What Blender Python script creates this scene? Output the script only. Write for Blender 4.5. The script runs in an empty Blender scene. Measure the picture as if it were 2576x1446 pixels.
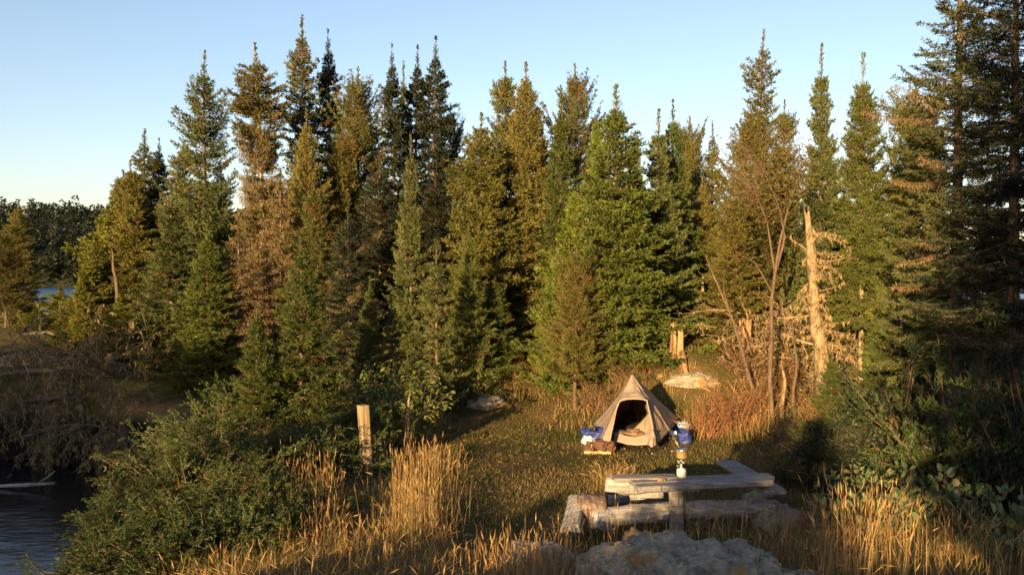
import bpy, math, random
import numpy as np
from mathutils import Vector, Matrix, noise as mnoise

R_ = np.random.default_rng(7)
random.seed(7)
scene = bpy.context.scene
COL = scene.collection

# ------------------------------------------------------------------ camera
F = 2143.0                      # focal length in pixels of a 2576 x 1446 frame
CAMZ = 3.0
PITCH = math.radians(-1.07)
cam_d = bpy.data.cameras.new("camera")
cam = bpy.data.objects.new("camera", cam_d)
COL.objects.link(cam)
cam.location = (0, 0, CAMZ)
cam.rotation_euler = (math.radians(90) + PITCH, 0, 0)
cam_d.sensor_width = 36
cam_d.lens = 36 * F / 2576
cam_d.clip_end = 12000
cam_d.clip_start = 0.05
scene.camera = cam
CP, SP = math.cos(PITCH), math.sin(PITCH)


def ray(u, v):
    a = (u - 1288) / F
    b = (723 - v) / F
    return np.array([a, CP - SP * b, SP + CP * b])


def P(u, v, Y):
    d = ray(u, v)
    return np.array([0, 0, CAMZ]) + d * (Y / d[1])


def PG(u, v, z):
    d = ray(u, v)
    return np.array([0, 0, CAMZ]) + d * ((z - CAMZ) / d[2])


def sst(a, b, x):
    t = np.clip((np.asarray(x, float) - a) / (b - a), 0, 1)
    return t * t * (3 - 2 * t)


# ------------------------------------------------------------------ sun
SUN_AZ = math.radians(202)      # sun stands behind the viewer, to the left
SUN_EL = math.radians(10)
SUNV = np.array([math.sin(SUN_AZ) * math.cos(SUN_EL), math.cos(SUN_AZ) * math.cos(SUN_EL), math.sin(SUN_EL)])

# ------------------------------------------------------------------ terrain
WATER = -1.2


def vnoise(x, y, f, seed=0.0):
    x = np.asarray(x, float); y = np.asarray(y, float)
    return (np.sin(x * f + 1.3 + seed) * np.cos(y * f * 1.13 - .7 + seed * 2) + .5 * np.sin(x * f * 2.3 - y * f * 1.9 + seed * 3)
            + .3 * np.cos(x * f * 4.1 + y * f * 3.7 + 2 + seed)) / 1.8


def H(x, y):
    x = np.asarray(x, float); y = np.asarray(y, float)
    z = 0.05 * vnoise(x, y, .9) + .02 * vnoise(x, y, 3.1, 2)
    z = z + .65 * sst(16, 22, y) * (.55 + .45 * sst(-2, 6, x)) + .3 * sst(2.5, 5.5, x) * sst(13, 19, y)
    z = z + .35 * np.exp(-((x - 0) ** 2 / 6 + (y - 21) ** 2 / 5))
    z = z + 1.15 * np.exp(-((x - 3.6) ** 2 / 2.5 + (y - 18.0) ** 2 / 1.2))
    z = z + 1.4 * sst(8.8, 1.5, y)
    z = z - 3.2 * sst(33, 46, y)
    xb = np.interp(y, [0, 8, 12, 15, 18, 20.5, 26, 40], [-3.6, -4.3, -5.5, -6.3, -7.2, -13, -16, -16])
    z = z - (z + 2.2) * sst(0.3, -1.9, x - xb) * np.where(y > -40, 1, 0)
    pt = -2.2 + 2.75 * sst(17.9, 19.6, y + .4 * np.sin(x * 1.3)) + .4 * sst(20, 28, y) - 3.2 * sst(32, 40, y)
    pt = pt * sst(-3, -7.5, x) + (-2.2) * (1 - sst(-3, -7.5, x)) + .06 * vnoise(x, y, 1.7, 4)
    z = np.maximum(z, pt)
    # land behind the viewer carries the trees that shade the camp
    z = np.where(y < -1, np.maximum(z, -2.2 + (3.5 + .06 * vnoise(x, y, .7, 1)) * sst(-1, -5, y)), z)
    return z


def Hs(x, y):
    return float(H(x, y))


# ------------------------------------------------------------------ materials
def new_mat(name):
    m = bpy.data.materials.new(name)
    m.use_nodes = True
    nt = m.node_tree
    b = nt.nodes["Principled BSDF"]
    return m, nt, b


def N(nt, t, **kw):
    n = nt.nodes.new(t)
    for k, v in kw.items():
        if k in n.inputs:
            n.inputs[k].default_value = v
        else:
            setattr(n, k, v)
    return n


def ramp(nt, fac, stops):
    r = nt.nodes.new("ShaderNodeValToRGB")
    el = r.color_ramp.elements
    while len(el) < len(stops):
        el.new(.5)
    for e, (p, c) in zip(el, stops):
        e.position = p
        e.color = (*c, 1)
    nt.links.new(fac, r.inputs[0])
    return r.outputs[0]


def noise_tex(nt, scale, detail=5, rough=.6, vec=None, dist=0):
    n = nt.nodes.new("ShaderNodeTexNoise")
    n.inputs["Scale"].default_value = scale
    n.inputs["Detail"].default_value = detail
    n.inputs["Roughness"].default_value = rough
    n.inputs["Distortion"].default_value = dist
    if vec is not None:
        nt.links.new(vec, n.inputs["Vector"])
    return n.outputs["Fac"]


def mixc(nt, fac, a, b, mode='MIX'):
    m = nt.nodes.new("ShaderNodeMix")
    m.data_type = 'RGBA'
    m.blend_type = mode
    for sock, val in ((m.inputs[0], fac), (m.inputs[6], a), (m.inputs[7], b)):
        if isinstance(val, (int, float)):
            sock.default_value = val
        elif isinstance(val, tuple):
            sock.default_value = (*val, 1)
        else:
            nt.links.new(val, sock)
    return m.outputs[2]


def bump(nt, b, h, strength=.5, dist=.02):
    n = nt.nodes.new("ShaderNodeBump")
    n.inputs["Strength"].default_value = strength
    n.inputs["Distance"].default_value = dist
    nt.links.new(h, n.inputs["Height"])
    nt.links.new(n.outputs[0], b.inputs["Normal"])


def objco(nt, scale=None):
    t = nt.nodes.new("ShaderNodeTexCoord")
    if scale is None:
        return t.outputs["Object"]
    m = nt.nodes.new("ShaderNodeMapping")
    m.inputs["Scale"].default_value = scale
    nt.links.new(t.outputs["Object"], m.inputs[0])
    return m.outputs[0]


def mat_foliage(name, trans=.2, rough=.6, spec=.25, var=.25):
    m, nt, b = new_mat(name)
    a = N(nt, "ShaderNodeAttribute", attribute_name="Col")
    oi = N(nt, "ShaderNodeObjectInfo")
    mr = N(nt, "ShaderNodeMapRange")
    mr.inputs[3].default_value = 1 - var
    mr.inputs[4].default_value = 1 + var
    nt.links.new(oi.outputs["Random"], mr.inputs[0])
    hs = N(nt, "ShaderNodeHueSaturation")
    mh = N(nt, "ShaderNodeMapRange")
    mh.inputs[3].default_value = .49
    mh.inputs[4].default_value = .515
    fr = N(nt, "ShaderNodeMath", operation='FRACT')
    m7 = N(nt, "ShaderNodeMath", operation='MULTIPLY')
    m7.inputs[1].default_value = 7.3
    nt.links.new(oi.outputs["Random"], m7.inputs[0]); nt.links.new(m7.outputs[0], fr.inputs[0]); nt.links.new(fr.outputs[0], mh.inputs[0])
    if var > 0:
        nt.links.new(mh.outputs[0], hs.inputs["Hue"])
    nt.links.new(mr.outputs[0], hs.inputs["Value"])
    nt.links.new(a.outputs["Color"], hs.inputs["Color"])
    c = hs.outputs[0]
    nt.links.new(c, b.inputs["Base Color"])
    b.inputs["Roughness"].default_value = rough
    b.inputs["Specular IOR Level"].default_value = spec
    if trans > 0:
        t = N(nt, "ShaderNodeBsdfTranslucent")
        nt.links.new(c, t.inputs[0])
        mx = N(nt, "ShaderNodeMixShader")
        mx.inputs[0].default_value = trans
        nt.links.new(b.outputs[0], mx.inputs[1])
        nt.links.new(t.outputs[0], mx.inputs[2])
        nt.links.new(mx.outputs[0], nt.nodes["Material Output"].inputs[0])
    return m


def mat_noise(name, stops, scale=8, stretch=None, rough=.85, bs=.5, bd=.02, spec=.2, detail=6, scale2=None):
    m, nt, b = new_mat(name)
    v = objco(nt, stretch)
    f = noise_tex(nt, scale, detail, .65, v)
    c = ramp(nt, f, stops)
    if scale2:
        f2 = noise_tex(nt, scale2, 3, .5, v)
        r2 = ramp(nt, f2, [(.35, (.6, .6, .6)), (.65, (1.15, 1.15, 1.15))])
        c = mixc(nt, 1.0, c, r2, 'MULTIPLY')
    nt.links.new(c, b.inputs["Base Color"])
    b.inputs["Roughness"].default_value = rough
    b.inputs["Specular IOR Level"].default_value = spec
    if bs:
        bump(nt, b, f, bs, bd)
    return m


M = {}
M['needle'] = mat_foliage('needle_foliage', .28, .55, .3, .22)
M['leaf'] = mat_foliage('leaf_foliage', .3, .5, .35, .15)
M['grass'] = mat_foliage('dry_grass', .3, .6, .25, 0)
M['twig'] = mat_foliage('twig_wood', 0, .9, .1, .15)
M['bark'] = mat_noise('spruce_bark', [(.3, (.05, .035, .025)), (.5, (.14, .095, .065)), (.7, (.26, .2, .15))], 7, (3, 3, .8), bs=.8, bd=.03, scale2=2)
M['lichen_bark'] = mat_noise('lichen_bark', [(.3, (.09, .06, .035)), (.46, (.22, .16, .09)), (.56, (.4, .33, .18)), (.7, (.46, .42, .27))], 9, (2, 2, 1), bs=.9, bd=.03, scale2=3)
M['snag'] = mat_noise('bleached_snag', [(.34, (.06, .042, .025)), (.44, (.17, .12, .07)), (.56, (.31, .23, .135)), (.68, (.15, .12, .07))], 5, (3, 3, 1.2), bs=.8, bd=.03, scale2=4)
M['stump'] = mat_noise('stump_wood', [(.3, (.07, .035, .018)), (.45, (.25, .14, .07)), (.65, (.42, .28, .15))], 6, (4, 4, .35), bs=1, bd=.03, scale2=3)
M['birch'] = mat_noise('thin_bark', [(.3, (.06, .042, .03)), (.6, (.13, .09, .06)), (.8, (.22, .16, .11))], 8, (2, 2, .6), bs=.5, bd=.01)
M['graywood'] = mat_noise('weathered_wood', [(.25, (.06, .055, .055)), (.45, (.2, .185, .18)), (.7, (.34, .32, .3))], 6, (1.0, 14, 14), bs=.7, bd=.012, scale2=1.7)
M['logwood'] = mat_noise('weathered_log', [(.25, (.09, .085, .085)), (.45, (.27, .255, .25)), (.7, (.43, .41, .39))], 6, (1, 10, 10), bs=.7, bd=.014, scale2=2.5)
M['darklog'] = mat_noise('wet_dark_log', [(.3, (.03, .02, .016)), (.55, (.12, .08, .06)), (.75, (.25, .22, .2))], 5, (5, 1, 5), bs=.6, bd=.012, rough=.4, spec=.45)
M['post'] = mat_noise('post_timber', [(.3, (.2, .14, .08)), (.55, (.33, .245, .14)), (.75, (.42, .33, .2))], 4, (6, 6, .5), bs=.35, bd=.006, scale2=2)


def mat_tent():
    m, nt, b = new_mat('tent_nylon')
    v = objco(nt)
    f = noise_tex(nt, 5, 4, .5, v, .5)
    c = ramp(nt, f, [(.3, (.28, .215, .165)), (.7, (.36, .28, .215))])
    nt.links.new(c, b.inputs["Base Color"])
    b.inputs["Roughness"].default_value = .55
    b.inputs["Specular IOR Level"].default_value = .3
    w = noise_tex(nt, 9, 3, .5, objco(nt, (2, 2, .5)), 1.0)
    bump(nt, b, w, .45, .03)
    t = N(nt, "ShaderNodeBsdfTranslucent")
    nt.links.new(c, t.inputs[0])
    mx = N(nt, "ShaderNodeMixShader")
    mx.inputs[0].default_value = .14
    nt.links.new(b.outputs[0], mx.inputs[1])
    nt.links.new(t.outputs[0], mx.inputs[2])
    nt.links.new(mx.outputs[0], nt.nodes["Material Output"].inputs[0])
    return m


def mat_rock():
    m, nt, b = new_mat('lichen_rock')
    v = objco(nt)
    f = noise_tex(nt, 5, 8, .7, v)
    c = ramp(nt, f, [(.3, (.06, .05, .04)), (.45, (.24, .21, .165)), (.6, (.4, .36, .29))])
    vo = N(nt, "ShaderNodeTexVoronoi")
    vo.inputs["Scale"].default_value = 26
    wv = nt.nodes.new("ShaderNodeVectorMath"); wv.operation = 'ADD'
    nn = nt.nodes.new("ShaderNodeTexNoise"); nn.inputs["Scale"].default_value = 12
    nt.links.new(v, nn.inputs["Vector"])
    sc = nt.nodes.new("ShaderNodeVectorMath"); sc.operation = 'SCALE'; sc.inputs[3].default_value = .12
    nt.links.new(nn.outputs["Color"], sc.inputs[0])
    nt.links.new(v, wv.inputs[0]); nt.links.new(sc.outputs[0], wv.inputs[1])
    nt.links.new(wv.outputs[0], vo.inputs["Vector"])
    spots = ramp(nt, vo.outputs["Distance"], [(.3, (1, 1, 1)), (.5, (0, 0, 0))])
    patch = ramp(nt, noise_tex(nt, 3.2, 5, .7, v), [(.44, (0, 0, 0)), (.54, (1, 1, 1))])
    lm = mixc(nt, 1.0, spots, patch, 'MULTIPLY')
    lc = ramp(nt, noise_tex(nt, 30, 3, .6, v), [(.35, (.26, .25, .16)), (.65, (.52, .5, .33))])
    c = mixc(nt, lm, c, lc)
    om = ramp(nt, noise_tex(nt, 2.1, 4, .7, v), [(.53, (0, 0, 0)), (.62, (1, 1, 1))])
    c = mixc(nt, om, c, (.3, .19, .085))
    nt.links.new(c, b.inputs["Base Color"])
    b.inputs["Roughness"].default_value = .9
    b.inputs["Specular IOR Level"].default_value = .2
    h = noise_tex(nt, 22, 8, .75, v)
    bump(nt, b, h, .9, .05)
    return m


def mat_ground():
    m, nt, b = new_mat('camp_ground')
    v = objco(nt)
    f = noise_tex(nt, .8, 8, .65, v, .3)
    c = ramp(nt, f, [(.3, (.04, .044, .014)), (.44, (.08, .076, .026)), (.54, (.12, .088, .04)), (.66, (.19, .13, .066))])
    f2 = noise_tex(nt, 18, 6, .7, v)
    r2 = ramp(nt, f2, [(.3, (.45, .42, .4)), (.7, (1.3, 1.25, 1.1))])
    c = mixc(nt, 1.0, c, r2, 'MULTIPLY')
    sep = nt.nodes.new("ShaderNodeSeparateXYZ")
    nt.links.new(v, sep.inputs[0])
    mz = nt.nodes.new("ShaderNodeMapRange")
    mz.inputs[1].default_value = -.12; mz.inputs[2].default_value = -.3
    nt.links.new(sep.outputs["Z"], mz.inputs[0])
    c = mixc(nt, mz.outputs[0], c, (.012, .01, .008))  # low banks: wet soil, blackened further to stand in for shade
    nt.links.new(c, b.inputs["Base Color"])
    b.inputs["Roughness"].default_value = .95
    b.inputs["Specular IOR Level"].default_value = .1
    bump(nt, b, f2, .9, .06)
    return m


def mat_water():
    m, nt, b = new_mat('lake_water')
    geo = nt.nodes.new("ShaderNodeTexCoord")
    sep = nt.nodes.new("ShaderNodeSeparateXYZ")
    nt.links.new(geo.outputs["Object"], sep.inputs[0])
    mr = nt.nodes.new("ShaderNodeMapRange")          # open lake wavier than the inlet; its reflected-sky blue is painted into the colour
    mr.inputs[1].default_value = 22; mr.inputs[2].default_value = 45
    nt.links.new(sep.outputs["Y"], mr.inputs[0])
    nt.links.new(mixc(nt, mr.outputs[0], (.004, .006, .008), (.02, .06, .13)), b.inputs["Base Color"])
    b.inputs["IOR"].default_value = 1.33
    rr = nt.nodes.new("ShaderNodeMapRange")
    rr.inputs[3].default_value = .05; rr.inputs[4].default_value = .32
    nt.links.new(mr.outputs[0], rr.inputs[0]); nt.links.new(rr.outputs[0], b.inputs["Roughness"])
    v = objco(nt, (1, 2.2, 1))
    n1 = nt.nodes.new("ShaderNodeTexNoise")
    n1.inputs["Scale"].default_value = 1.3; n1.inputs["Detail"].default_value = 6; n1.inputs["Roughness"].default_value = .55
    nt.links.new(v, n1.inputs["Vector"])
    ml = nt.nodes.new("ShaderNodeMath"); ml.operation = 'MULTIPLY_ADD'
    ml.inputs[1].default_value = 10.0; ml.inputs[2].default_value = 1.0
    nt.links.new(mr.outputs[0], ml.inputs[0])
    mh = nt.nodes.new("ShaderNodeMath"); mh.operation = 'MULTIPLY'
    nt.links.new(ml.outputs[0], mh.inputs[0]); nt.links.new(n1.outputs["Fac"], mh.inputs[1])
    bump(nt, b, mh.outputs[0], .2, .11)
    return m


def mat_plain(name, col, rough=.5, metal=0, spec=.5, bs=0, var=.12):
    m, nt, b = new_mat(name)
    f = noise_tex(nt, 25, 3, .5, objco(nt))
    lo = tuple(c * (1 - var) for c in col); hi = tuple(min(1, c * (1 + var)) for c in col)
    nt.links.new(ramp(nt, f, [(.35, lo), (.65, hi)]), b.inputs["Base Color"])
    b.inputs["Roughness"].default_value = rough
    b.inputs["Metallic"].default_value = metal
    b.inputs["Specular IOR Level"].default_value = spec
    if bs:
        bump(nt, b, noise_tex(nt, 12, 3, .5, objco(nt)), bs, .03)
    return m


M['tent'] = mat_tent()
M['rock'] = mat_rock()
M['ground'] = mat_ground()
M['water'] = mat_water()
M['blue_nylon'] = mat_plain('blue_nylon', (.016, .032, .17), .55, bs=.6)
M['pale_nylon'] = mat_plain('pale_blue_nylon', (.26, .36, .45), .5, bs=.6)
M['brown_cloth'] = mat_plain('brown_cloth', (.1, .052, .032), .85, bs=.6, spec=.2)
M['tan_leather'] = mat_plain('tan_leather', (.55, .33, .15), .6, bs=.3)
M['dark_cloth'] = mat_plain('dark_cloth', (.035, .03, .03), .8, bs=.6, spec=.2)
M['bag_brown'] = mat_plain('sleeping_bag_cloth', (.16, .1, .06), .7, bs=.6, spec=.2)
M['steel'] = mat_plain('steel', (.62, .6, .56), .3, 1)
M['pot'] = mat_plain('titanium', (.5, .34, .14), .42, .6)
M['canister'] = mat_plain('painted_canister', (.68, .66, .62), .35)
M['bottle'] = mat_plain('grey_bottle', (.34, .33, .3), .35)
M['orange'] = mat_plain('orange_plastic', (.7, .22, .04), .4)
M['black'] = mat_plain('black_plastic', (.02, .02, .02), .5)


# ------------------------------------------------------------------ tagging and mesh helpers
def tag(o, label=None, cat=None, group=None, kind=None):
    for k, v in (('label', label), ('category', cat), ('group', group), ('kind', kind)):
        if v:
            o[k] = v
    return o


def empty(name, loc=(0, 0, 0), rz=0.0, label=None, cat=None, group=None):
    o = bpy.data.objects.new(name, None)
    o.empty_display_size = .2
    o.location = loc
    o.rotation_euler = (0, 0, rz)
    COL.objects.link(o)
    return tag(o, label, cat, group)


class QB:
    """collects quads (N,4,3) with one colour each; every add may use another material slot"""

    def __init__(self):
        self.q, self.c, self.m = [], [], []

    def add(self, q, c, mi=0):
        if len(q) == 0:
            return
        c = np.asarray(c, float)
        if c.ndim == 1:
            c = np.repeat(c[None], len(q), 0)
        self.q.append(q); self.c.append(c); self.m.append(np.full(len(q), mi))

    def mesh(self, name, mats):
        q = np.concatenate(self.q); c = np.concatenate(self.c); mi = np.concatenate(self.m)
        n = len(q)
        me = bpy.data.meshes.new(name)
        me.vertices.add(4 * n)
        me.vertices.foreach_set('co', q.astype(np.float32).ravel())
        me.loops.add(4 * n)
        me.loops.foreach_set('vertex_index', np.arange(4 * n, dtype=np.int32))
        me.polygons.add(n)
        me.polygons.foreach_set('loop_start', np.arange(0, 4 * n, 4, dtype=np.int32))
        me.polygons.foreach_set('material_index', mi.astype(np.int32))
        me.update(calc_edges=True)
        a = me.attributes.new('Col', 'FLOAT_COLOR', 'FACE')
        a.data.foreach_set('color', np.concatenate([np.clip(c, 0, 1), np.ones((n, 1))], 1).astype(np.float32).ravel())
        for m in mats:
            me.materials.append(m)
        return me

    def build(self, name, mats, parent=None):
        return link(name, self.mesh(name, mats), parent)


def link(name, me, parent=None):
    o = bpy.data.objects.new(name, me)
    COL.objects.link(o)
    if parent is not None:
        o.parent = parent
    return o


def nrm(v):
    return v / np.maximum(np.linalg.norm(v, axis=-1, keepdims=True), 1e-9)


def perp(d, rng):
    r = rng.normal(size=d.shape)
    s = nrm(np.cross(d, r))
    return s, np.cross(d, s)


def shoots(p, d, L, w, rng, cross=2, mid=.45):
    s, t = perp(d, rng)
    L = np.broadcast_to(L, len(p))[:, None]; w = np.broadcast_to(w, len(p))[:, None] * .5
    out = []
    for k in range(cross):
        sd = s if k == 0 else t
        m = p + d * L * mid
        out.append(np.stack([p, m + sd * w, p + d * L, m - sd * w], 1))
    return np.concatenate(out)


def segs(p0, p1, r0, r1, sides=3):
    d = nrm(p1 - p0)
    ref = np.where(np.abs(d[:, 2:3]) > .9, np.array([[1., 0, 0]]), np.array([[0, 0, 1.]]))
    a = nrm(np.cross(d, ref)); b = np.cross(d, a)
    r0 = np.broadcast_to(r0, len(p0))[:, None]; r1 = np.broadcast_to(r1, len(p0))[:, None]
    out = []
    for k in range(sides):
        t0, t1 = 2 * math.pi * k / sides, 2 * math.pi * (k + 1) / sides
        o0 = a * math.cos(t0) + b * math.sin(t0); o1 = a * math.cos(t1) + b * math.sin(t1)
        out.append(np.stack([p0 + o0 * r0, p0 + o1 * r0, p1 + o1 * r1, p1 + o0 * r1], 1))
    return np.concatenate(out)


def leaves(p, d, up, L, W, fold=.25):
    """ovate leaves, two halves folded on the midrib"""
    s = nrm(np.cross(d, up)); u = np.cross(s, d)
    L = np.broadcast_to(L, len(p))[:, None]; W = np.broadcast_to(W, len(p))[:, None] * .5
    tip = p + d * L - u * L * .12
    out = []
    for sg in (1, -1):
        a = p + d * L * .28 + sg * s * W * .95 + u * W * fold
        b = p + d * L * .68 + sg * s * W * .75 + u * W * fold * .6
        out.append(np.stack([p, a, b, tip] if sg > 0 else [tip, b, a, p], 1))
    return np.concatenate(out)


def tube_mesh(name, pts, radii, mat, sides=10, rough=.0, seed=0, cap=True, closed_jag=0.0):
    """smooth tapered tube with shared vertices along a list of points"""
    pts = np.asarray(pts, float); n = len(pts)
    d = np.gradient(pts, axis=0); d = nrm(d)
    verts, faces = [], []
    a = None
    for i in range(n):
        ref = np.array([1., 0, 0]) if abs(d[i][2]) > .8 else np.array([0, 0, 1.])
        if a is None:
            a = nrm(np.cross(d[i], ref))
        a = nrm(a - d[i] * np.dot(a, d[i])); b = np.cross(d[i], a)
        for k in range(sides):
            t = 2 * math.pi * k / sides
            o = a * math.cos(t) + b * math.sin(t)
            r = radii[i]
            if rough:
                q = pts[i] * 3 + o * 1.1 + seed * 7.1
                r *= 1 + rough * mnoise.noise(Vector(q)) + rough * .6 * mnoise.noise(Vector(q * np.array([4, 4, 1.5])))
            p = pts[i] + o * r
            if closed_jag and i == n - 1:
                p = p + d[i] * closed_jag * (mnoise.noise(Vector(o * 2.3 + seed)) + .2)
            verts.append(p)
    for i in range(n - 1):
        for k in range(sides):
            k2 = (k + 1) % sides
            faces.append((i * sides + k, i * sides + k2, (i + 1) * sides + k2, (i + 1) * sides + k))
    if cap:
        faces.append(tuple(range(sides))[::-1])
        verts.append(pts[-1] - d[-1] * closed_jag * .3)
        c = len(verts) - 1
        for k in range(sides):
            faces.append(((n - 1) * sides + k, (n - 1) * sides + (k + 1) % sides, c))
    me = bpy.data.meshes.new(name)
    me.from_pydata([tuple(v) for v in verts], [], faces)
    me.polygons.foreach_set('use_smooth', [True] * len(me.polygons))
    me.materials.append(mat)
    me.update()
    return me


def grid_mesh(name, G, mat, thick=0.0, smooth=True, closed_u=False):
    """G: (n,m,3) array of points"""
    n, m = G.shape[:2]
    v = G.reshape(-1, 3)
    f = []
    for i in range(n - 1):
        for j in range(m - 1 + (1 if closed_u else 0)):
            j2 = (j + 1) % m
            f.append((i * m + j, i * m + j2, (i + 1) * m + j2, (i + 1) * m + j))
    me = bpy.data.meshes.new(name)
    me.from_pydata([tuple(p) for p in v], [], f)
    if smooth:
        me.polygons.foreach_set('use_smooth', [True] * len(me.polygons))
    me.materials.append(mat)
    me.update()
    return me


def lathe(name, prof, mat, seg=28):
    prof = np.array(prof, float)
    t = np.linspace(0, 2 * math.pi, seg, endpoint=False)
    G = np.stack([np.stack([r * np.cos(t), r * np.sin(t), np.full(seg, z)], 1) for r, z in prof])
    return grid_mesh(name, G, mat, closed_u=True)


def lerpc(a, b, t):
    t = np.asarray(t)[..., None]
    return np.asarray(a) * (1 - t) + np.asarray(b) * t


# ------------------------------------------------------------------ conifers
PAL = {  # dark, mid, pale, dead
    'spruce': ((.034, .044, .013), (.083, .09, .022), (.145, .14, .036), (.16, .09, .035)),
    'dark': ((.010, .018, .011), (.02, .03, .016), (.036, .046, .022), (.05, .035, .02)),  # near-black: dark spruces, and shade painted into the shaded ones
    'blue': ((.028, .04, .016), (.07, .085, .026), (.12, .135, .04), (.15, .085, .04)),
    'fir': ((.03, .048, .011), (.075, .1, .018), (.13, .16, .03), (.11, .065, .028)),
    'olive': ((.044, .05, .013), (.105, .102, .023), (.175, .155, .036), (.17, .1, .04)),
    'brown': ((.05, .045, .015), (.105, .088, .022), (.165, .13, .036), (.17, .11, .045)),
    'cedar': ((.06, .065, .012), (.13, .135, .02), (.21, .2, .035), (.2, .12, .04)),
    'lime': ((.05, .075, .013), (.1, .135, .02), (.165, .2, .033), (.2, .15, .04)),
    'juniper': ((.026, .042, .013), (.058, .08, .023), (.1, .122, .036), (.12, .08, .03)),
}
for k_ in ('spruce', 'olive', 'blue', 'cedar'):
    PAL[k_] = tuple(tuple(c * 1.2 for c in cc) for cc in PAL[k_])
LICHEN = np.array((.22, .165, .08))
TWIG = np.array((.1, .07, .05))


def conifer(seed, Ht, R, nb, prof, pal, crown0=.06, e_top=.9, e_bot=-.25, curve=.25, tw_sp=.085, sh_sp=.05,
            sh_l=.09, sh_w=.03, tw_frac=.42, whorl=0.0, gap=.25, hang=0.0, dead=.02, lichen=0.0, leader=.075, wood=True, tr=None, tangle=0.0):
    rng = np.random.default_rng(seed)
    A, B, C_, D = [np.array(c) for c in PAL[pal]]
    qb = QB()
    t = crown0 + (1 - leader - crown0) * rng.random(nb) ** 1.05
    t = np.sort(t)
    if whorl > 0:
        t = np.round(t * Ht / whorl) * whorl / Ht + rng.normal(size=nb) * .006
        t = np.clip(t, crown0, 1 - leader)
    az = np.arange(nb) * 2.39996 + rng.normal(size=nb) * .35
    L = R * prof(t) * rng.uniform(.6, 1.15, nb) * np.clip((1.0 - t) / .16, .2, 1)
    mod = np.sin(az * 2 + t * Ht * 1.1 + seed) * .5 + np.sin(az * 3 - t * Ht * 2.3 + seed * 2) * .5
    L *= 1 + gap * mod
    keep = rng.random(nb) > gap * .35
    t, az, L = t[keep], az[keep], np.maximum(L[keep], .1)
    n = len(t)
    e0 = e_bot + (e_top - e_bot) * np.clip((t - .15) / .85, 0, 1) ** 1.3 + rng.normal(size=n) * .13
    cv = curve * (1 - .6 * t) * rng.uniform(.5, 1.5, n)
    dirh = np.stack([np.cos(az), np.sin(az), np.zeros(n)], 1)
    base = np.stack([np.zeros(n), np.zeros(n), t * Ht], 1)
    if tr is not None:
        base[:, :2] += tr(t)

    def bpos(i, s):
        s = s[:, None]
        Ls = L[i][:, None]
        h = np.cos(e0[i])[:, None]
        z = np.sin(e0[i])[:, None] * s + cv[i][:, None] * (s * s - .45 * s)
        return base[i] + dirh[i] * Ls * s * h + np.array([0, 0, 1.]) * Ls * z

    def btan(i, s):
        h = np.cos(e0[i])[:, None]
        z = np.sin(e0[i])[:, None] + cv[i][:, None] * (2 * s[:, None] - .45)
        return nrm(dirh[i] * h + np.array([0, 0, 1.]) * z)

    bt = rng.random(n)
    dd = rng.random(n) < dead
    if lichen:
        dd = dd | (rng.random(n) < lichen * np.clip((0.78 - t) / .15, 0, 1))
    # branch wood
    if wood:
        K = 4
        for k in range(K):
            s0 = np.full(n, k / K); s1 = np.full(n, (k + 1) / K)
            idx = np.arange(n)
            rr = .012 + .006 * L
            q = segs(bpos(idx, s0), bpos(idx, s1), rr * (1 - .85 * s0), rr * (1 - .85 * s1) * .98)
            qb.add(q, np.tile(lerpc(TWIG * .7, LICHEN, rng.random(n) ** 3 * .8), (3, 1)), 1)
    # twigs
    cnt = np.maximum(6, (L / tw_sp * 2.9)).astype(int)
    bi = np.repeat(np.arange(n), cnt)
    s = rng.random(len(bi)) ** .75 * .9 + .1
    side = np.where(rng.random(len(bi)) < .5, 1., -1.)
    tp = bpos(bi, s)
    tt = btan(bi, s)
    lat = nrm(np.cross(tt, np.array([0, 0, 1.])))
    ang = rng.uniform(.5, 1.1, len(bi))[:, None]
    td = tt * np.cos(ang) + lat * side[:, None] * np.sin(ang) + rng.normal(size=tp.shape) * .16
    td[:, 2] += rng.uniform(-.12, .06, len(bi)) - hang - .12 * s
    td = nrm(td)
    tl = np.minimum(tw_frac * L[bi] * (1 - s * .85) * rng.uniform(.5, 1.15, len(bi)) + .05, .75)
    # foliated shoots
    c2 = np.maximum(2, (tl / sh_sp)).astype(int) + 1
    ti = np.repeat(np.arange(len(bi)), c2)
    q = rng.random(len(ti)) ** .85
    sp = tp[ti] + td[ti] * (tl[ti] * q)[:, None]
    sd = td[ti] * .8 + rng.normal(size=sp.shape) * .42
    sd[:, 2] -= hang * .6
    sd = nrm(sd)
    isd = dd[bi][ti]
    tone = np.clip(.45 * bt[bi][ti] + .35 * rng.random(len(bi))[ti] + .3 * rng.random(len(ti)), 0, 1)
    col = np.where((tone < .5)[:, None], lerpc(A, B, np.clip(tone * 2, 0, 1)), lerpc(B, C_, np.clip(tone * 2 - 1, 0, 1)))
    dcol = lerpc(D, LICHEN, rng.random(len(ti))) if lichen else np.repeat(D[None], len(ti), 0) * rng.uniform(.6, 1.3, len(ti))[:, None]
    col = np.where(isd[:, None], dcol, col)
    ln = sh_l * rng.uniform(.6, 1.25, len(ti)); wd = sh_w * rng.uniform(.7, 1.3, len(ti))
    keep2 = ~(isd & (rng.random(len(ti)) < (.5 if lichen else .3)))
    if lichen:   # strands of beard lichen hang down
        sd = np.where((isd & (rng.random(len(ti)) < .7))[:, None], nrm(np.array([0, 0, -1.]) + rng.normal(size=sd.shape) * .25), sd)
        ln = np.where(isd, ln * 1.5, ln); wd = np.where(isd, wd * .7, wd)
    sp, sd, col, ln, wd = sp[keep2], sd[keep2], col[keep2], ln[keep2], wd[keep2]
    qb.add(shoots(sp, sd, ln, wd, rng), np.tile(col, (2, 1)), 0)
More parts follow.
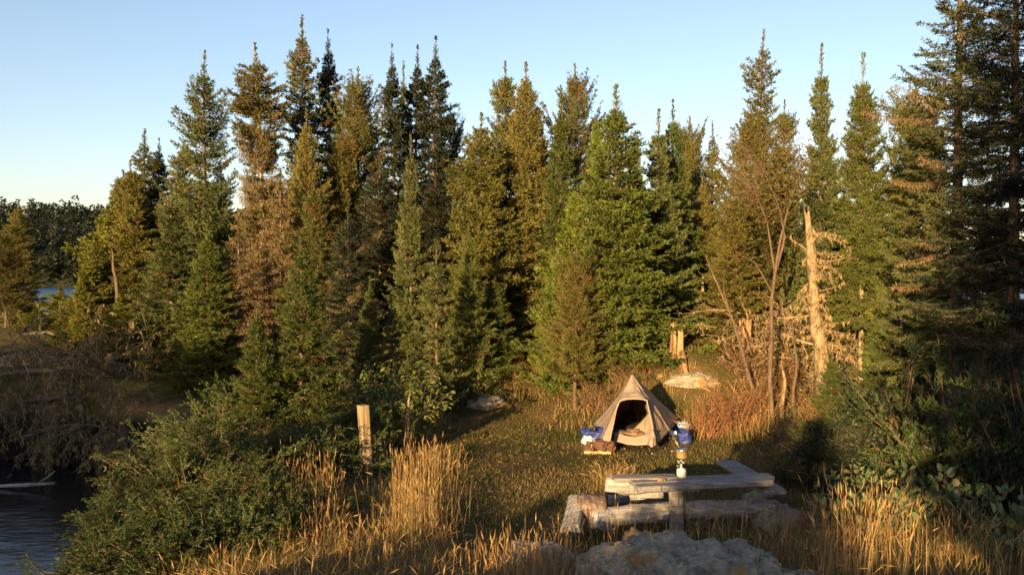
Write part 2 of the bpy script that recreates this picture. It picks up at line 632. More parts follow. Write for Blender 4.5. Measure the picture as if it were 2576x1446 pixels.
    # twig wood
    if wood:
        sel = rng.random(len(bi)) < .5
        qb.add(segs(tp[sel], (tp + td * tl[:, None])[sel], .004, .002), np.tile(lerpc(TWIG, LICHEN * .8, rng.random(sel.sum()) ** 2), (3, 1)), 1)
    # tip spire
    m = 60
    zt = Ht * (1 - leader * 1.4 * rng.random(m) ** 1.3)
    a2 = rng.random(m) * 6.283
    off = tr(zt / Ht) if tr is not None else np.zeros((m, 2))
    p0 = np.stack([off[:, 0], off[:, 1], zt - .02], 1)
    ee = rng.uniform(.5, 1.3, m)
    d0 = np.stack([np.cos(a2) * np.cos(ee), np.sin(a2) * np.cos(ee), np.sin(ee)], 1)
    ll = .05 + (Ht - zt) * .2
    for k in range(3):
        qb.add(shoots(p0 + d0 * (ll * k / 3)[:, None], nrm(d0 + rng.normal(size=d0.shape) * .15), np.maximum(ll * .5, .07), sh_w, rng), lerpc(A, C_, rng.random(2 * m)), 0)
    return qb


def trunk_mesh(seed, Ht, r, mat, tr=None, rough=.12, sides=8):
    z = np.concatenate([[0, .12, .3], np.linspace(.7, Ht * .97, 16), [Ht * 1.0]])
    tt = z / Ht
    off = tr(tt) if tr is not None else np.zeros((len(z), 2))
    rad = r * (1 - tt) ** .8 + .006
    rad[:3] *= np.array([1.5, 1.2, 1.05])
    pts = np.stack([off[:, 0], off[:, 1], z - .1 * (z == 0)], 1)
    return tube_mesh('trunk', pts, rad, mat, sides, rough, seed)


def bend(a, b):
    def f(t):
        t = np.asarray(t, float)
        return np.stack([a * t * t + .05 * np.sin(t * 5 + a), b * t * t + .05 * np.sin(t * 4 + b)], 1)
    return f


pcone = lambda t: np.clip((1 - t) * 1.08 + .02, .04, 1) ** .6
pspire = lambda t: np.clip(.9 * (1.0 - t) ** .45 * (.84 + .16 * np.sin(t * 19)), .2, 1)
pclub = lambda t: np.where(t > .62, .42 + .25 * np.sin((t - .62) / .38 * 3.1), .55 + .45 * (1 - t / .62)) * np.clip((1.02 - t) / .1, .25, 1)
popen = lambda t: np.clip(np.sin(np.clip((1.05 - t) / 1.05, 0, 1) ** .8 * 2.4) + .08, .15, 1)
pnear = lambda t: np.clip((1 - t) ** .6 + .04, .05, 1)

PROTO = {}


FAR = {'spire': 1.9, 'spire_dark': 1.9, 'spire_b': 1.8, 'cone': 1.6, 'cone_dark': 1.5, 'cone_b': 1.6, 'fir': 1.3, 'fir_blue': 1.3, 'open': 1.7, 'open_b': 1.7, 'upswept': 1.6, 'club': 2.1, 'cedar': 1.4, 'cedar_lime': 1.4, 'dead_drape': 1.2}
NQ = 0


def proto(key, Ht, R, seed, nb, prof, pal, r_tr, mat='bark', bnd=None, **kw):
    if key in FAR:
        nb = int(nb * FAR[key])
        kw['sh_l'] = kw.get('sh_l', .09) * 1.12
        kw['sh_w'] = kw.get('sh_w', .03) * .95
    tr = bend(*bnd) if bnd else None
    cm = conifer(seed, Ht, R, nb, prof, pal, tr=tr, **kw).mesh('crown', [M['needle'], M['twig']])
    PROTO[key] = (Ht, R, cm, trunk_mesh(seed, Ht, r_tr, M[mat], tr))


proto('spire', 10, 1.35, 11, 260, pspire, 'spruce', .11, crown0=.05, e_top=.6, e_bot=-.35, curve=.35, gap=.3, bnd=(.1, .1), tw_sp=.075)
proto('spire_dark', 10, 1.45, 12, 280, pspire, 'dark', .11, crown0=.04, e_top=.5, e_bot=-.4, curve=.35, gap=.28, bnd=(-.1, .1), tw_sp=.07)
proto('spire_b', 10, 1.5, 13, 270, lambda t: pspire(t * .93 + .03) * (1 + .25 * np.sin(t * 31)), 'spruce', .12, crown0=.1, e_top=.55, e_bot=-.3, curve=.4, gap=.4, bnd=(.15, -.1), dead=.1)
proto('cone', 9, 1.7, 14, 300, pcone, 'olive', .12, crown0=.03, e_top=.95, e_bot=-.15, curve=.3, gap=.3, bnd=(.1, 0), tw_sp=.07)
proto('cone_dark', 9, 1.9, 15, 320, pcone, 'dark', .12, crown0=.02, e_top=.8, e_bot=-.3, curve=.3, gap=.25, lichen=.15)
proto('cone_b', 9, 1.6, 16, 300, lambda t: pcone(t) * (1 + .22 * np.sin(t * 23)), 'spruce', .12, crown0=.03, e_top=1.0, e_bot=-.1, curve=.45, gap=.38, bnd=(-.15, 0), dead=.08, tw_sp=.07)
proto('fir', 8, 1.75, 17, 330, lambda t: np.clip((1 - t) ** .82, .05, 1), 'fir', .1, crown0=.03, e_top=.85, e_bot=-.05, curve=.22, whorl=.2, gap=.16, leader=.1, tw_sp=.06, tw_frac=.5, sh_l=.085)
proto('fir_blue', 8, 1.6, 18, 320, lambda t: np.clip((1 - t) ** .85, .05, 1), 'blue', .1, crown0=.03, e_top=.85, e_bot=-.05, curve=.22, whorl=.22, gap=.2, leader=.11, tw_sp=.06, tw_frac=.48)
proto('open', 10, 1.6, 19, 150, popen, 'spruce', .11, crown0=.35, e_top=1.0, e_bot=-.05, curve=.55, gap=.4, bnd=(.15, .1), dead=.12, mat='birch')
proto('open_b', 9.5, 1.7, 20, 170, popen, 'olive', .1, crown0=.2, e_top=1.1, e_bot=.05, curve=.5, gap=.35, bnd=(-.1, .1), dead=.1, leader=.1, mat='birch')
proto('upswept', 10.5, 1.9, 21, 250, lambda t: np.clip((1 - t) ** .5 * (.85 + .25 * np.sin(t * 19)), .06, 1), 'blue', .13, crown0=.05, e_top=.75, e_bot=-.2, curve=.75, gap=.4, tw_frac=.3, sh_l=.1, bnd=(.1, 0))
proto('club', 10.5, 1.45, 22, 330, pclub, 'brown', .15, crown0=.08, e_top=.45, e_bot=-.35, curve=.3, gap=.3, lichen=.85, tw_sp=.075, mat='lichen_bark', bnd=(-.15, 0))
proto('dead_drape', 7, 1.5, 23, 170, pcone, 'brown', .1, crown0=.05, e_top=.3, e_bot=-.35, curve=.1, gap=.4, lichen=1.0, dead=.8, hang=.1, mat='bark')
proto('cedar', 7, 1.5, 24, 260, lambda t: np.clip((1 - t) ** .7 * (.85 + .3 * np.sin(t * 13)), .1, 1), 'cedar', .1, crown0=.02, e_top=1.1, e_bot=.1, curve=.45, gap=.45, sh_l=.11, sh_w=.05, tw_frac=.45, tw_sp=.1, leader=.03)
proto('cedar_lime', 7, 1.6, 25, 280, lambda t: np.clip((1 - t) ** .6 * (.85 + .3 * np.sin(t * 15)), .1, 1), 'lime', .1, crown0=.02, e_top=1.1, e_bot=.1, curve=.45, gap=.4, sh_l=.11, sh_w=.05, tw_frac=.45, tw_sp=.09, leader=.03)
proto('near_fir', 6.5, 1.75, 26, 420, lambda t: np.clip((1 - t) ** .8, .05, 1), 'fir', .09, crown0=.27, e_top=.75, e_bot=-.16, curve=.15, whorl=.17, gap=.18, leader=.1, tw_sp=.05, sh_sp=.04, sh_l=.065, sh_w=.017, tw_frac=.5, mat='lichen_bark')
proto('young_fir', 4.2, 1.25, 27, 300, lambda t: np.clip((1 - t) ** .9, .05, 1), 'fir', .055, crown0=.02, e_top=.8, e_bot=0, curve=.2, whorl=.16, gap=.2, leader=.12, tw_sp=.05, sh_sp=.04, sh_l=.065, sh_w=.017, tw_frac=.5)
proto('young_spruce', 4, .8, 28, 200, lambda t: np.clip((1 - t) ** .9, .06, 1), 'blue', .045, crown0=.04, e_top=.9, e_bot=0, curve=.25, whorl=.2, gap=.25, leader=.16, tw_sp=.05, sh_sp=.045, sh_l=.065, sh_w=.016, tw_frac=.45)
proto('big', 12.5, 2.5, 29, 390, pnear, 'blue', .2, crown0=.2, e_top=.5, e_bot=-.25, curve=.35, gap=.4, tw_sp=.06, sh_sp=.045, sh_l=.075, sh_w=.02, tw_frac=.32, lichen=.1, bnd=(.25, .1), dead=.04)
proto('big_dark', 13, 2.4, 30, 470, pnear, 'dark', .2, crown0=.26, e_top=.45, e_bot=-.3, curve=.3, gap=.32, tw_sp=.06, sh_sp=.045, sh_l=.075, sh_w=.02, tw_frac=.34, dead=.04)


def place_tree(key, X, Y, height, rad, name, label, cat='tree', group=None, rz=None, sink=.05):
    Ht, R, cm, tm = PROTO[key]
    o = empty(name, (X, Y, Hs(X, Y) - sink), random.random() * 6.283 if rz is None else rz, label, cat, group)
    o.scale = (rad / R, rad / R, height / Ht)
    link('trunk', tm, o)
    link('crown', cm, o)
    return o


def tree_px(u, v, Y, key, halfw, label, name='spruce_tree', group=None, rz=None):
    p = P(u, v, Y)
    z0 = Hs(p[0], Y)
    wide = (1.15 if key in ('cone', 'cone_b', 'fir', 'fir_blue', 'cedar', 'cedar_lime', 'cone_dark') else 1.12) if Y > 18 else 1.0
    return place_tree(key, p[0], Y, p[2] - z0, halfw / F * Y * wide, name, label, 'tree', group, rz)


G1 = 'conifers standing round the clearing'
TREES = [
    # far point beyond the inlet
    (45, 505, 33, 'cone', 58, 'lone olive spruce at the left picture edge, on the point beyond the inlet', 'spruce_tree'),
    (12, 575, 31, 'open_b', 48, 'ragged sunlit spruce cut by the left picture edge beside the lone olive spruce', 'spruce_tree'),
    (152, 715, 30, 'cedar', 46, 'small yellow-green cedar on the point in front of the blue lake', 'cedar_tree'),
    (90, 770, 29, 'cedar', 50, 'low bushy cedar at the foot of the lone olive spruce on the point', 'cedar_tree'),
    # left end of the stand
    (292, 470, 25, 'cedar', 130, 'broad yellow-green cedar forming the left end of the stand', 'cedar_tree'),
    (238, 590, 24, 'cedar', 75, 'shorter cedar leaning out at the left end of the stand over the lake view', 'cedar_tree'),
    (300, 735, 22.4, 'cedar', 70, 'low cedar hiding the foot of the pinkish broken trunk', 'cedar_tree'),
    (205, 690, 23.5, 'cedar', 60, 'lowest bushy cedar at the left foot of the stand', 'cedar_tree'),
    (360, 320, 26.5, 'spire', 80, 'narrow club-topped spruce, first tall spire from the left end of the stand', 'spruce_tree'),
    (397, 345, 27, 'spire_dark', 62, 'slim spruce spire pressed against the right of the first tall spire', 'spruce_tree'),
    (322, 425, 25.5, 'cone_b', 78, 'olive spruce rising behind the broad yellow-green cedar', 'spruce_tree'),
    (510, 125, 23, 'upswept', 125, 'tall spruce with upswept branch ends standing clear against the sky left of centre', 'spruce_tree'),
    (452, 350, 25, 'cone_b', 85, 'olive spruce filling in left of the tall upswept spruce', 'spruce_tree'),
    (330, 400, 24.6, 'cone', 85, 'sunlit olive spruce between the yellow-green cedar and the first tall spire', 'spruce_tree'),
    (430, 470, 20.5, 'fir_blue', 110, 'blue-green fir in front of the tall upswept spruce', 'fir_tree'),
    (520, 560, 19.5, 'fir', 105, 'drooping green fir hanging over the dark inlet bank', 'fir_tree'),
    (560, 400, 24, 'spire_b', 60, 'thin ragged spruce in the gap right of the upswept spruce', 'spruce_tree'),
    (655, 105, 22, 'club', 92, 'rust-brown spruce with a dense bushy top and lichen-draped lower trunk', 'spruce_tree'),
    (600, 560, 20, 'dead_drape', 110, 'dead grey-brown spruce hung with lichen, left of the rust-brown spruce', 'dead_tree'),
    (705, 420, 21, 'dead_drape', 85, 'lichen-draped dead spruce right below the bushy-topped rust-brown spruce', 'dead_tree'),
    (757, 38, 24, 'spire_b', 95, 'tallest spire with a thin leader, between the rust-brown and the dark slim spruce', 'spruce_tree'),
    (768, 275, 22, 'cone', 80, 'olive spruce below the tallest spire', 'spruce_tree'),
    (826, 68, 25, 'spire_dark', 80, 'slim dark spruce with a blunt top beside the tallest spire', 'spruce_tree'),
    (905, 165, 24, 'open', 95, 'open-crowned spruce with bare sunlit trunk showing against the sky', 'spruce_tree'),
    (858, 300, 23, 'cone', 85, 'olive bushy spruce left of the open-crowned spruce', 'spruce_tree'),
    (800, 450, 21, 'cone_b', 100, 'mid-height olive spruce in front of the slim dark spruce', 'spruce_tree'),
    (875, 520, 19.5, 'cone_dark', 80, 'dark shaded spruce with dull lower boughs behind the timber post', 'spruce_tree'),
    (985, 105, 24, 'spire_dark', 70, 'leftmost spire of the dark trio near centre', 'spruce_tree'),
    (1016, 150, 26, 'spire', 52, 'short sunlit spire tucked between the dark trio', 'spruce_tree'),
    (1041, 110, 25, 'spire_dark', 74, 'middle spire of the dark trio near centre', 'spruce_tree'),
    (1086, 86, 25, 'spire_dark', 88, 'tallest, rightmost spire of the dark trio near centre', 'spruce_tree'),
    (955, 400, 22, 'cone_dark', 110, 'dark shaded spruce below the leftmost spire of the dark trio', 'spruce_tree'),
    (1095, 430, 23, 'cone_dark', 110, 'dark shaded spruce below the tallest spire of the dark trio', 'spruce_tree'),
    (1033, 335, 20, 'fir_blue', 72, 'slender fir with a sunlit lower half in front of the dark trio', 'fir_tree'),
    (1130, 258, 27, 'open', 60, 'small open-crowned spruce against the sky right of the dark trio', 'spruce_tree'),
    (1207, 280, 21, 'cone', 125, 'full olive spruce at the left shoulder of the twin sunlit spruces', 'spruce_tree'),
    (1268, 148, 22.5, 'cone_b', 95, 'left one of the twin sunlit spruces at picture centre', 'spruce_tree'),
    (1325, 153, 22, 'cone', 110, 'right one of the twin sunlit spruces at picture centre', 'spruce_tree'),
    (1362, 270, 27, 'spire', 48, 'thin distant spire right of the twin sunlit spruces', 'spruce_tree'),
    (1411, 225, 21.5, 'fir', 90, 'narrow green fir just left of the bare-stemmed spruce', 'fir_tree'),
    (1452, 158, 25, 'open', 72, 'bare-stemmed spruce with a bushy top showing sky between its stems', 'spruce_tree'),
    (1500, 300, 21, 'cedar_lime', 90, 'lime-green cedar behind the left side of the big balsam fir', 'cedar_tree'),
    (1445, 480, 19.3, 'cedar_lime', 110, 'broad lime-green cedar left of the big balsam fir', 'cedar_tree'),
    (1400, 640, 18.6, 'cedar_lime', 70, 'low lime-green cedar behind the thin-stemmed young spruce', 'cedar_tree'),
    (1550, 210, 18.5, 'fir', 175, 'big conical balsam fir with a long leader behind the tent', 'fir_tree'),
    (1592, 330, 25, 'cone_b', 55, 'small spruce top peeping out right of the big balsam fir leader', 'spruce_tree'),
    (1657, 272, 20, 'fir_blue', 110, 'blue-green fir with a thin leader right of the big balsam fir', 'fir_tree'),
    (1693, 248, 21, 'fir', 100, 'green fir with a slim spire, second right of the big balsam fir', 'fir_tree'),
    (1733, 288, 25, 'open_b', 66, 'rounded open spruce top against the sky right of the firs', 'spruce_tree'),
    (1795, 300, 26, 'spire', 46, 'slim spire standing alone in the low gap of the skyline', 'spruce_tree'),
    (1765, 440, 22.5, 'cone', 70, 'olive spruce filling the low gap of the skyline', 'spruce_tree'),
    # right end of the stand
    (1911, 72, 25, 'spire_b', 78, 'tall dense spruce spire rising left of the long-leader spruce on the right', 'spruce_tree'),
    (1882, 278, 21, 'open_b', 90, 'olive-brown spruce below the tall dense spire on the right', 'spruce_tree'),
    (1850, 470, 19.5, 'cone', 100, 'bushy olive spruce behind the two stumps', 'spruce_tree'),
    (1975, 250, 22, 'cone_b', 75, 'spruce half hidden behind the rusty-leaved rowan', 'spruce_tree'),
    (2067, 108, 18.5, 'fir_blue', 95, 'spruce with a long bare leader and sunlit trunk on the right', 'spruce_tree'),
    (2172, 128, 16.6, 'near_fir', 150, 'large green fir with a lichen-covered trunk, right of the broken snag', 'fir_tree'),
    (2300, 190, 16.5, 'open_b', 120, 'lichen-hung spruce between the large green fir and the big dark trunk', 'spruce_tree'),
    (2405, -260, 13, 'big', 245, 'big spruce with a thick bare-sided trunk, running out of the top right of the picture', 'spruce_tree'),
    (2560, -330, 11, 'big_dark', 240, 'big dark shaded spruce at the right picture edge', 'spruce_tree'),
    (2310, 580, 15.5, 'cone_dark', 90, 'low dark spruce in the shade under the big right-hand spruce', 'spruce_tree'),
    (2092, 885, 15.2, 'young_fir', 80, 'low fir boughs covering the foot of the broken snag', 'fir_tree'),
    (2215, 860, 15.0, 'young_fir', 90, 'low green fir at the foot of the lichen-covered trunk', 'fir_tree'),
    (2240, 600, 15.8, 'young_fir', 95, 'middle-sized fir at the edge of the deep shade on the right', 'fir_tree'),
    # young trees at the edge of the clearing
    (757, 585, 14.5, 'young_fir', 145, 'young bright green fir behind the timber post', 'fir_tree'),
    (1098, 598, 17.3, 'young_spruce', 92, 'young blue-green spruce with a straight leader behind the leafy alder', 'fir_tree'),
    (985, 735, 17.5, 'young_spruce', 55, 'thin sapling leader in the shade above the leafy alder', 'fir_tree'),
    (1178, 560, 18.8, 'young_fir', 85, 'young fir at the foot of the full olive spruce', 'fir_tree'),
    (1245, 690, 19.5, 'young_fir', 80, 'small dark fir below the twin sunlit spruces', 'fir_tree'),
    (1446, 620, 17.4, 'open_b', 80, 'thin-stemmed young spruce standing alone at the back of the clearing left of the tent', 'spruce_tree'),
    (645, 760, 14, 'young_fir', 100, 'low spreading fir at the top of the juniper bank', 'fir_tree'),
    (930, 690, 17, 'young_fir', 70, 'small shaded fir behind the timber post and alder', 'fir_tree'),
]
for (u, v, Y, key, hw, lab, nm) in TREES:
    tree_px(u, v, Y, key, hw, lab, nm, G1)

# back rows, only glimpsed between the nearer trees
k = 0
for u in range(440, 2300, 80):
    uu = u + random.uniform(-25, 25)
    vv = random.uniform(430, 560)
    tree_px(uu, vv, random.uniform(27.5, 31.5), ['cone_dark', 'cone_b', 'cone'][k % 3], random.uniform(95, 125),
            'spruce deep in the stand, glimpsed between the nearer trunks and crowns', 'spruce_tree', 'back row of the stand')
    k += 1

# unseen trees behind the viewer; umbrella and low rows shaped for their shade
proto('umbrella', 4.2, .62, 31, 60, lambda t: np.where(t > .9, .75, 1.0), 'dark', .06, crown0=.68, e_top=.5, e_bot=.1, curve=.1, gap=.2, sh_l=.14, sh_w=.06, leader=.02)  # crown shaped to drop one shadow band on the clearing
SH = [  # x, y, height above ground, radius, proto
    (.15, -6.5, 9.6, 2.4, 'cone_dark'), (1.8, -7.3, 9.4, 2.6, 'cone_dark'), (3.4, -6.6, 9.8, 2.8, 'cone_dark'), (5.2, -7.6, 9.3, 2.8, 'cone_dark'), (7.2, -7, 9.6, 2.8, 'cone_dark'), (9.2, -7.8, 9.8, 2.8, 'cone_dark'), (11.5, -9, 9, 2.8, 'cone_dark'), (15, -9, 9, 2.8, 'cone_dark'),
    (-10.6, -6, 3.95, .55, 'umbrella'), (-11.3, -6.2, 2.7, .5, 'young_spruce'), (-12.1, -5.9, 2.9, .55, 'young_spruce'), (-10.75, -5.6, 2.3, .45, 'young_spruce'), (-9.6, -6, 1.9, .4, 'young_spruce'),
] + [(x, -6.2 + .3 * (i % 2), (3.3 if x > -4.4 else 2.0) + .2 * math.sin(i * 2.3), .85, 'cone_dark') for i, x in enumerate(np.arange(-3.1, -7.4, -.55))] \
  + [(x, -6.5 - .4 * (i % 2), (5.2 if x > -18.5 else 6.3) + .4 * math.sin(i * 2.1), 2.1, 'cone_dark') for i, x in enumerate(np.arange(-16.8, -28, -1.35))]
for (x, y, h, r, key) in SH:
    place_tree(key, x, y, h, r, 'spruce_tree', 'unseen tree behind the viewer, placed to cast shade across the camp', 'tree', 'spruces behind the viewer')

# ------------------------------------------------------------------ ground, water, far shore
def build_ground():
    xs = np.concatenate([np.linspace(-90, -20, 36)[:-1], np.linspace(-20, 20, 201), np.linspace(20, 90, 36)[1:]])
    ys = np.concatenate([np.linspace(-60, 0, 40)[:-1], np.linspace(0, 30, 171), np.linspace(30, 70, 41)[1:]])
    X, Yg = np.meshgrid(xs, ys)
    Z = H(X, Yg)
    Z = Z + .025 * vnoise(X, Yg, 6.3, 5) * (Z > -1)
    o = link('ground', grid_mesh('ground', np.stack([X, Yg, Z], -1), M['ground']))
    tag(o, kind='structure')
    w = 6000
    G = np.array([[[-w, -w, WATER], [w, -w, WATER]], [[-w, w, WATER], [w, w, WATER]]], float)
    tag(link('water', grid_mesh('water', G, M['water'], smooth=False)), kind='structure')


build_ground()


def hill_z(x, y, cx, cy, rx, ry, h):
    d = ((x - cx) / rx) ** 2 + ((y - cy) / ry) ** 2
    return -3 + (h + 3) * np.clip(1 - d, 0, 1) ** .8 * (1 + .12 * vnoise(x, y, .05, 3) + .06 * vnoise(x, y, .13, 1))


M['hillside'] = mat_noise('hillside', [(.3, (.012, .016, .009)), (.7, (.03, .036, .016))], .3, rough=1, bs=0)
HILLS = [(-215, 330, 190, 120, 23), (-80, 280, 85, 60, 14), (-330, 90, 150, 100, 62)]  # last one: unseen ridge added to shade the far hills
for i, (cx, cy, rx, ry, h) in enumerate(HILLS):
    X, Yg = np.meshgrid(np.linspace(cx - rx, cx + rx, 60), np.linspace(cy - ry, cy + ry, 60))
    tag(link('hill', grid_mesh('hill', np.stack([X, Yg, hill_z(X, Yg, cx, cy, rx, ry, h)], -1), M['hillside'])), kind='structure')


def far_wood():
    rng = np.random.default_rng(5)
    qb = QB()
    for cx, cy, rx, ry, h in HILLS[:2]:
        n = 2400
        x = cx + rx * rng.uniform(-1, 1, n); y = cy + ry * rng.uniform(-1, .5, n)
        z = hill_z(x, y, cx, cy, rx, ry, h)
        ok = z > -1.3
        x, y, z = x[ok], y[ok], z[ok]
        n = len(x)
        ht = rng.uniform(4, 7.5, n) + 2.5 * (rng.random(n) < .12); rr = ht * rng.uniform(.16, .34, n)
        K = 80
        ti = np.repeat(np.arange(n), K)
        t = rng.random(n * K); a = rng.random(n * K) * 6.283
        conif = (rng.random(n) < .6)[ti]
        rad = rr[ti] * np.where(conif, (1 - t) * .8 + .08, np.sin(np.clip(t * .75 + .25, 0, 1) * 3.14) * 1.2) * np.sqrt(rng.random(n * K))
        p = np.stack([x[ti] + rad * np.cos(a), y[ti] + rad * np.sin(a), z[ti] + ht[ti] * t], 1)
        d = nrm(np.stack([np.cos(a), np.sin(a), rng.normal(size=n * K) * .5 + .3], 1))
        c = lerpc((.01, .016, .009), (.03, .038, .015), (rng.random(n)[ti] * .6 + rng.random(n * K) * .4))
        qb.add(shoots(p, d, rng.uniform(.7, 1.5, n * K), rng.uniform(.5, .9, n * K), rng, 1), c)
    o = qb.build('far_wood', [M['needle']])
    tag(o, kind='stuff')


far_wood()


# ------------------------------------------------------------------ shrubs
def bush_juniper(seed, R, h, n, pal='juniper', sh_l=.05, sh_w=.0135, upr=.55):
    """low sprawling evergreen: arching stems with feathery sprays"""
    rng = np.random.default_rng(seed)
    A, B, C_, D = [np.array(c) for c in PAL[pal]]
    qb = QB()
    az = rng.random(n) * 6.283
    el = rng.uniform(.15, 1.45, n)
    Ln = rng.uniform(.45, 1.25, n)
    root = np.stack([rng.normal(size=n) * R * .25, rng.normal(size=n) * R * .25, np.zeros(n)], 1)
    tip = root + np.stack([np.cos(az) * np.cos(el) * R, np.sin(az) * np.cos(el) * R, np.sin(el) * h * (1 + .25 * np.sin(az * 3 + seed))], 1) * Ln[:, None]
    mid = (root + tip) / 2 + np.array([0, 0, .15 * h])
    qb.add(segs(root, mid, .012, .008), TWIG, 1); qb.add(segs(mid, tip, .008, .003), TWIG, 1)
    K = 22
    bi = np.repeat(np.arange(n), K)
    s = .25 + .75 * rng.random(len(bi))
    p = (1 - s)[:, None] ** 2 * root[bi] + 2 * (s * (1 - s))[:, None] * mid[bi] + (s ** 2)[:, None] * tip[bi]
    ax = nrm(tip - mid)[bi]
    d = nrm(ax * .7 + rng.normal(size=p.shape) * .45 + np.array([0, 0, upr * .5]))
    tl = rng.uniform(.1, .3, len(bi))
    S = 10
    ti = np.repeat(np.arange(len(bi)), S)
    q = rng.random(len(ti))
    curl = np.array([0, 0, -.35])
    sp = p[ti] + d[ti] * (tl[ti] * q)[:, None] + curl * (tl[ti] * q * q)[:, None]
    sd = nrm(d[ti] * .8 + rng.normal(size=sp.shape) * .4 - np.array([0, 0, .25]))
    tone = np.clip(.55 * rng.random(n)[bi][ti] + .3 * rng.random(len(bi))[ti] + .25 * rng.random(len(ti)) - .03, 0, 1)
    col = np.where((tone < .5)[:, None], lerpc(A, B, np.clip(tone * 2, 0, 1)), lerpc(B, C_, np.clip(tone * 2 - 1, 0, 1)))
    dd = rng.random(len(bi))[ti] < .05
    col = np.where(dd[:, None], D, col)
    qb.add(shoots(sp, sd, sh_l * rng.uniform(.6, 1.3, len(ti)), sh_w * rng.uniform(.7, 1.3, len(ti)), rng), np.tile(col, (2, 1)), 0)
    return qb


JUN = [bush_juniper(40 + i, 1.0, .75, 150).mesh('foliage', [M['needle'], M['twig']]) for i in range(3)]
JUN_D = [bush_juniper(50 + i, 1.0, .8, 110, 'dark').mesh('foliage', [M['needle'], M['twig']]) for i in range(1)]


def bush_leafy(seed, R, h, n, leafL, leafW, pal, stem=(.16, .07, .05), lean=.55, per=14, droop=.3, tipw=1.0, bare=.25, stem_r=.006):
    rng = np.random.default_rng(seed)
    qs, ql = QB(), QB()
    pal = [np.array(c) for c in pal]
    az = rng.random(n) * 6.283
    root = np.stack([rng.normal(size=n) * R * .18, rng.normal(size=n) * R * .18, np.full(n, -.05)], 1)
    rad = R * rng.uniform(.15, 1, n) ** .7
    tip = root + np.stack([np.cos(az) * rad, np.sin(az) * rad, h * rng.uniform(.55, 1.05, n) * (1 - .25 * (rad / R) ** 2)], 1)
    mid = root * .55 + tip * .45 + np.array([0, 0, .18 * h]) * lean + rng.normal(size=root.shape) * .05 * R

    def bez(i, s):
        s = s[:, None]
        return (1 - s) ** 2 * root[i] + 2 * s * (1 - s) * mid[i] + s * s * tip[i]
    K = 5
    for k in range(K):
        idx = np.arange(n)
        a, b = np.full(n, k / K), np.full(n, (k + 1) / K)
        qs.add(segs(bez(idx, a), bez(idx, b), stem_r * (1 - .8 * a), stem_r * (1 - .8 * b)), np.tile(np.array(stem) * rng.uniform(.7, 1.3, n)[:, None], (3, 1)))
    bi = np.repeat(np.arange(n), per)
    s = bare + (1 - bare) * rng.random(len(bi)) ** .8
    p = bez(bi, s)
    a2 = rng.random(len(bi)) * 6.283
    out = np.stack([np.cos(a2), np.sin(a2), rng.uniform(-droop, .5, len(bi)) if droop > 0 else rng.uniform(.2, 2.0, len(bi))], 1)
    off = rng.uniform(.0, .14, len(bi)) * R * .6
    lp = p + nrm(out) * off[:, None]
    big = off > .03
    qs.add(segs(p[big], lp[big], .003, .002), np.array(stem))
    d = nrm(out + np.array([0, 0, -droop * .5]))
    up = nrm(np.array([0, 0, 1.]) + rng.normal(size=d.shape) * (.45 if droop > 0 else 1.2))
    sc = rng.uniform(.55, 1.15, len(bi))
    w = rng.random(len(bi)) ** 1.1 * (len(pal) - 1)
    i0 = np.minimum(w.astype(int), len(pal) - 2)
    fr = w - i0
    pa = np.array(pal)
    col = pa[i0] * (1 - fr)[:, None] + pa[i0 + 1] * fr[:, None]
    col *= rng.uniform(.75, 1.25, len(bi))[:, None]
    ql.add(leaves(lp, d, up, leafL * sc, leafW * sc), np.tile(col, (2, 1)))
    return qs, ql


def leafy_thing(name, key, cache, loc, rz, sc, label, cat='shrub', group=None):
    o = empty(name, loc, rz, label, cat, group)
    o.scale = sc if isinstance(sc, tuple) else (sc, sc, sc)
    a, b = cache[key]
    link('stems', a, o); link('leaves', b, o)
    return o


GREEN = [(.035, .06, .014), (.07, .11, .022), (.12, .16, .03), (.2, .2, .04)]
RUST = [(.06, .06, .018), (.13, .085, .025), (.24, .1, .03), (.3, .14, .04)]
BIGL = [(.045, .07, .025), (.09, .125, .05), (.16, .19, .09), (.2, .16, .07)]
DRYB = [(.16, .08, .035), (.22, .12, .05), (.3, .17, .07), (.12, .1, .03)]
LC = {}
for key, args in {
    'alder': (60, .75, 1.35, 46, .085, .05, GREEN, (.14, .1, .07), .6, 26, .7, 1, .2),
    'willow': (61, .7, .95, 46, .05, .027, GREEN, (.15, .05, .03), .5, 20, .3, 1, .2),
    'dogwood': (62, .75, .8, 34, .055, .034, [(.03, .05, .014), (.06, .09, .02), (.12, .14, .03), (.2, .11, .03)], (.17, .05, .03), .4, 18, .4, 1, .15),
    'bigleaf': (63, .55, .8, 16, .115, .07, BIGL, (.14, .09, .05), .5, 12, -.2, 1, .25),
    'rust': (64, .7, .95, 60, .05, .028, RUST, (.16, .08, .05), .5, 16, .3, 1, .2),
    'dry': (65, .6, .85, 90, .05, .018, DRYB, (.24, .12, .06), .6, 10, .5, 1, .2),
    'scrub': (66, .9, 1.1, 70, .055, .032, [(.04, .05, .014), (.1, .1, .025), (.2, .12, .035), (.26, .12, .04)], (.2, .12, .075), .6, 16, .4, 1, .15),
}.items():
    a, b = bush_leafy(*args)
    LC[key] = (a.mesh('stems', [M['twig']]), b.mesh('leaves', [M['leaf']]))


def gz(u, Y):
    x = (u - 1288) / F * Y
    return (x, Y, Hs(x, Y) - .03)


